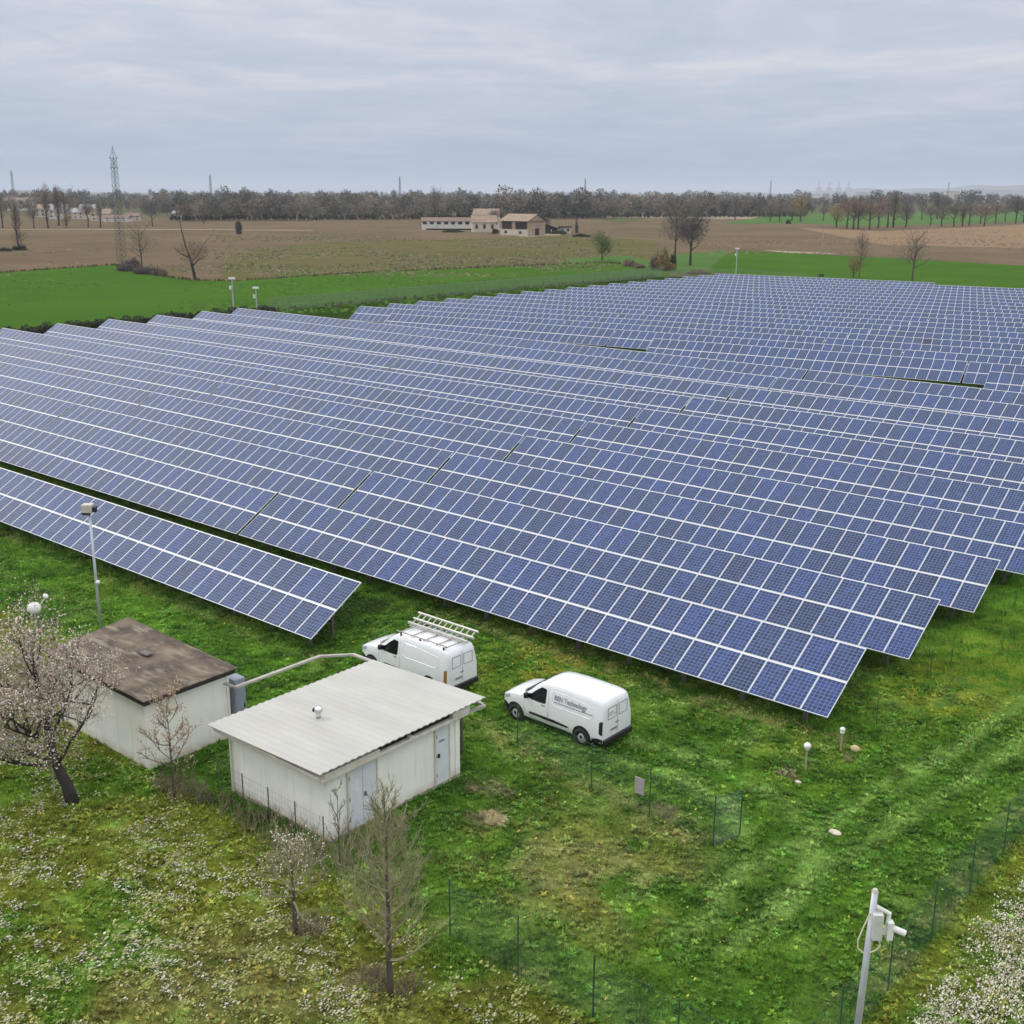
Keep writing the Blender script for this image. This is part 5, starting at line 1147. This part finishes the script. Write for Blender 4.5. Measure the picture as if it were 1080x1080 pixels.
# ------------------------------------------------------------------ lattice masts
LATT = simple('grey_lattice_steel', (0.13, 0.13, 0.14), (0.09, 0.09, 0.10), 1, 0.6, 0.3)
def mast(px, py, ytop, wb, wt, label, r=.06, bays=14, arms=True):
    g = G(px, py); d = (g-CAM).dot(_f); h = (py-ytop)/FPX*d*1.03; m = empty('lattice_mast', (g.x, g.y, 0), math.radians(20), label=label, cat='mast')
    b = MB(); br = MB()
    def cor(f): w_ = (wb*(1-f)+wt*f)/2; return [Vector((sx*w_, sy*w_, h*.9*f)) for sx, sy in ((-1,-1),(1,-1),(1,1),(-1,1))]
    for k in range(4): b.tube([cor(0)[k], cor(1)[k]], r, 4)
    for i in range(bays):
        A, B = cor(i/bays), cor((i+1)/bays)
        for k in range(4):
            br.tube([A[k], B[(k+1) % 4]], r*.6, 3, cap=False); br.tube([A[(k+1) % 4], B[k]], r*.6, 3, cap=False); br.tube([B[k], B[(k+1) % 4]], r*.6, 3, cap=False)
    b.build('mast_legs', LATT, m); br.build('bracing', LATT, m)
    tp = MB()
    for k in range(4): tp.tube([cor(1)[k], Vector((0, 0, h))], r*.8, 4)
    if arms:
        for z, L in ((.90*h, wt*1.4), (.82*h, wt*1.2)): tp.tube([(-L, 0, z), (L, 0, z)], r*1.2, 4); tp.tube([(-L, 0, z), (0, 0, z+.05*h)], r*.6, 3); tp.tube([(L, 0, z), (0, 0, z+.05*h)], r*.6, 3)
    tp.build('mast_head', LATT, m); return m
mast(129, 280, 163, 1.7, 0.95, 'tall grey lattice mast in the field at the left', .048, 20)
for (px, yt, py, l) in ((15, 181, 212, 'hazy distant lattice mast at the far left skyline'), (223, 185, 211, 'hazy distant lattice mast above the left part of the wood'), (422, 187, 211, 'hazy distant lattice mast above the wood, left of the farmhouse'),
                    (617, 189, 211, 'hazy distant lattice mast above the wood, right of the farmhouse'), (812, 191, 211, 'hazy distant lattice mast left of the power station'), (999, 193, 212, 'hazy distant lattice mast above the trees at the right')):
    mast(px, py, yt, 5, 1.6, l, .28, 7, True)

# ------------------------------------------------------------------ far buildings
CREAM = simple('cream_render', (0.56, 0.50, 0.40), (0.44, 0.39, 0.31), .4, .9)
WHITER = simple('white_render', (0.62, 0.60, 0.56), (0.50, 0.48, 0.45), .4, .9)
BRICK = simple('old_pink_brick', (0.38, 0.285, 0.21), (0.28, 0.205, 0.15), .6, .9)
TILE = simple('old_roof_tiles', (0.31, 0.235, 0.17), (0.21, 0.155, 0.115), .5, .9)
TILEB = simple('brown_roof_tiles', (0.21, 0.135, 0.105), (0.15, 0.10, 0.08), .5, .9)
GREYR = simple('grey_roof', (0.34, 0.34, 0.34), (0.26, 0.26, 0.26), .4, .8)
PANE = simple('dark_window', (0.03, 0.034, 0.04), None, 1, .3)
BV = simple('barn_dark', (0.02, 0.018, 0.016), None, 1, .9)
AZ = -YAW
def house(px, py, wpx, hpx, dep, label, wallm, roofm, rz=0.0, storeys=2, gable=.35, wins=4, roof='gable', hip=False, name='house', doors=1):
    """hpx is the whole height, roof included"""
    g = G(px, py); d = (g-CAM).dot(_f); s_ = d/FPX; W = wpx*s_; H = hpx*s_*1.02; hw_ = H*(1-gable); t = empty(name, (g.x, g.y, 0), AZ+rz, label=label, cat='house' if name == 'house' else 'building')
    MB().box((-W/2, 0, -0.02), (W/2, dep, hw_)).build('wall', wallm, t)
    b = MB(); o_ = .5
    if roof == 'gable':
        i_ = W*.22 if hip else 0
        b.add([(-W/2-o_, -o_, hw_-.1), (W/2+o_, -o_, hw_-.1), (W/2+o_-i_, dep/2, H), (-W/2-o_+i_, dep/2, H), (-W/2-o_, dep+o_, hw_-.1), (W/2+o_, dep+o_, hw_-.1)], [(0,1,2,3),(3,2,5,4),(0,3,4),(1,5,2),(0,4,5,1)])
    else: b.box((-W/2-o_, -o_, hw_), (W/2+o_, dep+o_, H))
    b.build('roof', roofm, t)
    if wins:
        for sti in range(storeys):
            for k in range(wins):
                xx = -W/2+W*(k+.5)/wins; z0 = hw_*(sti+.35)/storeys; w1 = min(1.1, W/wins*.4); h1 = hw_/storeys*.42
                wdw = MB().box((xx-w1/2, -.06, z0), (xx+w1/2, -.02, z0+h1)).build('window', PANE, t)
    return t, W, H, hw_, dep
# the farmstead
t, W, H, hw_, dep = house(486, 242.6, 82, 12.5, 9, 'long low white farm wing with a brown roof, left part of the farmstead', WHITER, TILEB, 0.02, 1, .28, 0)
b = MB()
for k in range(11): b.box((-W/2+W*(k+.15)/11, -.08, hw_*.62), (-W/2+W*(k+.7)/11, -.03, hw_*.93))
b.build('window_band', PANE, t); MB().box((-W/2+2, -.4, 0), (W*.28, -.02, hw_*.16)).build('dark_plinth', BV, t)
t, W, H, hw_, dep = house(511, 245, 25, 17, 9, 'ruined cream farm building, between the wing and the farmhouse', CREAM, TILE, 0.1, 1, .4, 3)
t, W, H, hw_, dep = house(512, 238, 26, 17, 9, 'second ruined cream building behind the farmstead wing', CREAM, TILE, -0.1, 1, .35, 2)
g = G(528, 248); s_ = (g-CAM).dot(_f)/FPX
fh = empty('farmhouse', (g.x, g.y, 0), AZ-math.radians(38), label='big brick farmhouse with a tan roof and open dark portico, centre of the farmstead', cat='house')
W1, D1, HW, HR = 12.5, 14.5, 6.0, 8.9
MB().box((0, 0, 0), (D1, W1, HW)).build('wall', BRICK, fh)
b = MB(); b.add([(-.6, -.6, HW), (D1+.6, -.6, HW), (D1+.6, W1/2, HR), (-.6, W1/2, HR), (-.6, W1+.6, HW), (D1+.6, W1+.6, HW)], [(0,1,2,3),(3,2,5,4),(0,4,5,1)]); b.build('roof', TILE, fh)
b = MB(); b.add([(D1, 0, HW), (D1, W1, HW), (D1, W1/2, HR-.2), (D1-.3, 0, HW), (D1-.3, W1, HW), (D1-.3, W1/2, HR-.2)], [(0,1,2),(5,4,3)]); b.add([(0, 0, HW), (0, W1, HW), (0, W1/2, HR-.2)], [(2,1,0)]); b.build('gable', BRICK, fh)
MB().box((-0.03, -.12, 0), (D1*1.0, -.02, 2.6)).build('plinth_wall', CREAM, fh)
for x0, x1 in ((1.0, 6.0), (8.2, 14.2)): MB().box((x0, -.25, 2.8), (x1, -.13, 5.7)).build('portico_opening', BV, fh)
for x0 in (2.2, 10.0): MB().box((x0, -.16, .8), (x0+1.4, -.125, 1.9)).build('window', PANE, fh)
MB().box((D1+.02, 5.2, 0), (D1+.1, 8.0, 3.0)).build('barn_door', BV, fh)
shd = empty('lean_to_shed', tuple(G(562, 246.5)), AZ, label='dark open lean-to with a sloping roof right of the farmhouse', cat='shed')
b = MB(); b.add([(0, 0, 0), (11, 0, 0), (11, 8, 0), (0, 8, 0), (0, 0, 6.4), (11, 0, 2.2), (11, 8, 2.2), (0, 8, 6.4)], [(0,1,5,4),(1,2,6,5),(2,3,7,6),(3,0,4,7)]); b.build('wall', BV, shd)
b = MB(); b.add([(-.3, -.4, 6.8), (11.4, -.4, 2.5), (11.4, 8.4, 2.5), (-.3, 8.4, 6.8), (-.3, -.4, 6.6), (11.4, -.4, 2.3), (11.4, 8.4, 2.3), (-.3, 8.4, 6.6)], [(0,1,2,3),(7,6,5,4),(0,4,5,1),(1,5,6,2),(2,6,7,3),(3,7,4,0)]); b.build('roof', TILEB, shd)
for k in range(3): MB().box((2.0+k*3, -.2, 0), (2.4+k*3, -.02, 3.6-k*.9)).build('pillar', CREAM, shd)
for (px, wp, hp_, l) in ((585, 8, 6, 'low ruined wall stub right of the lean-to'), (596, 12, 7, 'roofless low outbuilding at the right end of the farmstead')):
    house(px, 246.2, wp, hp_, 5, l, CREAM, BV, 0, 1, .15, 2, 'flat', name='outbuilding')
shrub(590, 247, 18, 6, LEAFD, 'dark bramble between the farm outbuildings', 45, 900, 1.0, .3)
shrub(522, 246.5, 9, 7, LEAFD, 'dark bush in front of the ruined farm building', 46, 600, .9, .3)
shrub(612, 250, 22, 4, LEAFD, 'low bramble right of the farmstead', 47, 700, .9, .3)
shrub(608, 246, 4, 26, TWIGG, 'slender dark tree-like shrub at the right end of the farmstead', 48, 500, 1.2, .1)
far_tree(521, 240, 221, 'dark', 'dark bare tree behind the ruined farm building', .9, GR)
far_tree(534, 240, 223, 'brown', 'bare tree just behind the farmhouse roof', .9, GR)
far_tree(575, 244, 229, 'dark', 'small dark bare tree behind the lean-to', 1.1, GR)
far_tree(459, 238, 196, 'brown', 'tallest crown rising out of the long wood, left of the farm', .6, GR)
shrub(478, 245, 26, 4, LEAFD, 'low dark bramble in front of the white farm wing', 49, 700, .9, .3)
# village at the left
VL = [(22,222,26,13,WHITER,TILE,'wide cream house with a red-brown roof, farthest left of the village'),(45,229,16,13,CREAM,TILE,'cream two-storey house, second from the left in the village'),(62,231,20,15,WHITER,GREYR,'white house with a grey roof, middle of the village'),(80,231,18,11,CREAM,GREYR,'low cream house right of the white house'),
      (94,228,20,12,WHITER,GREYR,'broad white house behind the low cream house'),(106,233,20,12,CREAM,TILE,'cream house just left of the mast'),(122,234,26,7,WHITER,TILEB,'long low white barn right behind the mast'),(140,233,14,8,CREAM,TILEB,'small cream barn right of the mast'),(186,231,10,9,WHITER,GREYR,'small pale house at the edge of the wood'),(8,219,12,9,WHITER,GREYR,'pale house cut by the left picture edge')]
for (px, py, wp, hp_, wm_, rm_, l) in VL: house(px, py, wp, hp_, 10, l, wm_, rm_, random.Random(px).uniform(-.4, .4), 2, .38, 3)
TW = [(960,212,16,7),(978,213,12,6),(1004,211,14,9),(1032,212,10,6),(1052,213,22,6),(745,210,14,6),(700,210,8,5),(930,212,12,6),(333,213,22,9),(20,206,20,5),(860,209,10,4),(1075,212,14,5),(765,216,4,9),(915,209,9,5)]
for i, (px, py, wp, hp_) in enumerate(sorted(TW)):
    l = '%s pale building from the left among the hazy distant town on the skyline' % ordn[i].capitalize()
    house(px, py, wp, hp_, 22, l.lower(), WHITER if i % 2 else CREAM, GREYR, 0, 3, .15, 4, 'flat', name='town_building')
# power station with four chimneys
g0 = G(880, 206.6); dd = (g0-CAM).dot(_f); s_ = dd/FPX
ps = empty('power_station', (g0.x, g0.y, 0), AZ, label='distant power station with four slender chimneys on the horizon', cat='power station')
PSM = simple('pale_industrial', (0.42, 0.42, 0.43), (0.34, 0.34, 0.35), .01, .8)
MB().box((-22*s_, 0, 0), (22*s_, 60, 4.5*s_)).build('turbine_hall', PSM, ps)
for q in (-16, -5, 5, 15):
    MB().box(((q-3)*s_, 5, 4.5*s_), ((q+3)*s_, 50, 8.5*s_)).build('boiler_house', PSM, ps); MB().tube([(q*s_, 25, 8.5*s_), (q*s_, 25, 14.5*s_)], [1.0*s_, .75*s_], 10).build('chimney', PSM, ps)
# far camera poles and field posts
def far_pole(px, py, ytop, label, box=True):
    g = G(px, py); d = (g-CAM).dot(_f); h = (py-ytop)/FPX*d*1.03; p = empty('camera_pole', (g.x, g.y, 0), AZ, label=label, cat='pole')
    MB().tube([(0,0,0), (0,0,h)], [.11, .09], 8).build('pole', POLE, p); MB().box((-.45, -.2, h-.1), (.45, .2, h+.18)).build('floodlight', WHITEP, p, bevel=.03); MB().box((-.42, -.25, h-1.5), (-.12, .1, h-1.0)).build('camera_housing', WHITEP, p, bevel=.03)
far_pole(247, 337, 296, 'slim camera pole behind the left ends of the near array, taller of two'); far_pole(271, 330, 305, 'shorter camera pole right of the taller one behind the near array'); far_pole(776, 292, 264, 'camera pole at the back left corner of the far array')
for (px, py, yt, l) in ((867, 262, 243, 'thin pale post in the brown field at the right'), (817, 262, 254, 'short pale post in the brown field behind the far array'), (435, 228, 218, 'pale post in front of the long wood')):
    g = G(px, py); d = (g-CAM).dot(_f); tag(MB().tube([(0,0,0), (0,0,(py-yt)/FPX*d)], .18, 6).build('field_post', WOOD, None, (g.x, g.y, 0)), l, 'post', 'posts in the fields')

# two panels that read darker than the rest
PANEL_DARK = PANEL.copy(); dk = simple('replacement_cells', (0.012, 0.018, 0.05), None, 3, 0.3); PANEL_DARK.materials[0] = dk
pans = [(o, o.matrix_basis.translation) for o in bpy.data.objects if o.name.startswith('solar_panel')]
for tx, ty in ((980, 362), (773, 295)):
    best = min(pans, key=lambda q: (lambda P: abs(P[0]-tx)+abs(P[1]-ty))(proj(Matrix.LocRotScale(q[0].parent.location, q[0].parent.rotation_euler, None) @ (q[1]+Vector((.5, .6, .4))))))
    best[0].data = PANEL_DARK; best[0]['label'] = 'panel darker than its neighbours'

# clods, tufts and verge grass that roughen the far fields
def tufts(name, label, n, poly_px, seed, tl_, wd, hh, cat='tufts', clump_=30.0):
    r = np.random.RandomState(seed); (xa, xb, ya, yb) = poly_px; P_ = []
    while len(P_) < n:
        px, py = r.uniform(xa, xb), r.uniform(ya, yb); g = G(px, py)
        if r.rand() < float(sstep(fbm(np.array([g.x]), np.array([g.y]), clump_, 3), .40, .62)[0]): P_.append((g.x, g.y))
    p = np.array(P_); a = r.rand(n)*6.28; w_ = wd*(.4+r.rand(n)); h = hh*(.4+r.rand(n)); s_ = np.stack([np.cos(a)*w_, np.sin(a)*w_, 0*a], 1); b_ = np.stack([p[:, 0], p[:, 1], 0*a], 1)
    q = np.stack([-np.sin(a)*w_*.7, np.cos(a)*w_*.7, 0*a], 1); t_ = b_+np.stack([0*a, 0*a, h], 1)
    V = np.stack([b_-s_, b_-q, b_+s_, b_+q, t_], 1).reshape(-1, 3); F0 = np.array([(0, 1, 4), (1, 2, 4), (2, 3, 4), (3, 0, 4)]); F = (F0[None]+5*np.arange(n)[:, None, None]).reshape(-1, 3)
    c = np.array(tl_)[r.randint(0, len(tl_), n)]*r.uniform(.7, 1.25, n)[:, None]; return tag(link(name, np_mesh(name, V, F, WOODM, col=np.repeat(c, 5, 0))), label, cat, kind='stuff')
BRN = [(.13, .098, .065), (.095, .075, .05), (.17, .13, .09)]; GRN = [(.06, .085, .022), (.085, .10, .032), (.05, .065, .02), (.11, .115, .05)]
tufts('soil_clods', 'clods and ridges on the ploughed ground at the left', 3800, (-20, 640, 236, 292), 401, BRN, .55, .25)
tufts('grass_tufts', 'dark green tufts in the stubble behind the wheat', 2600, (225, 680, 249, 284), 402, GRN, .5, .35)
tufts('soil_clods', 'clods on the ploughed ground behind the far array', 2200, (740, 1100, 238, 268), 403, BRN, .55, .25)
tufts('wheat_tufts', 'slightly taller darker tufts in the green wheat', 3500, (-20, 700, 284, 330), 404, [(.03, .08, .01), (.045, .11, .012), (.06, .12, .015)], .5, .22, 'wheat tufts')
vg = []
r_ = np.random.RandomState(9)
for (ax_, ay_), (bx_, by_) in list(zip(far_edge[:-1], far_edge[1:]))+[((-112.2, 30), (-112.2, 190))]:
    L_ = math.hypot(bx_-ax_, by_-ay_)
    for i in range(int(L_*5)):
        f = r_.rand(); vg.append((ax_+(bx_-ax_)*f+r_.randn()*.5, ay_+(by_-ay_)*f+r_.randn()*.5))
vg = np.array(vg); n = len(vg); V = []; h = .25+.45*r_.rand(n); a = r_.rand(n)*6.28
b_ = np.stack([vg[:, 0], vg[:, 1], 0*a], 1); s_ = np.stack([np.cos(a), np.sin(a), 0*a], 1)*.22; V = np.stack([b_-s_, b_+s_, b_+np.stack([r_.randn(n)*.1, r_.randn(n)*.1, h], 1)], 1).reshape(-1, 3)
c = np.array([(.10, .095, .04), (.07, .085, .025), (.16, .13, .07)])[r_.randint(0, 3, n)]
tag(link('verge_grass', np_mesh('verge_grass', V, np.arange(3*n).reshape(n, 3), WOODM, col=np.repeat(c, 3, 0))), 'rough verge grass along the far edge of the wheat and the fence line', 'verge grass', kind='stuff')
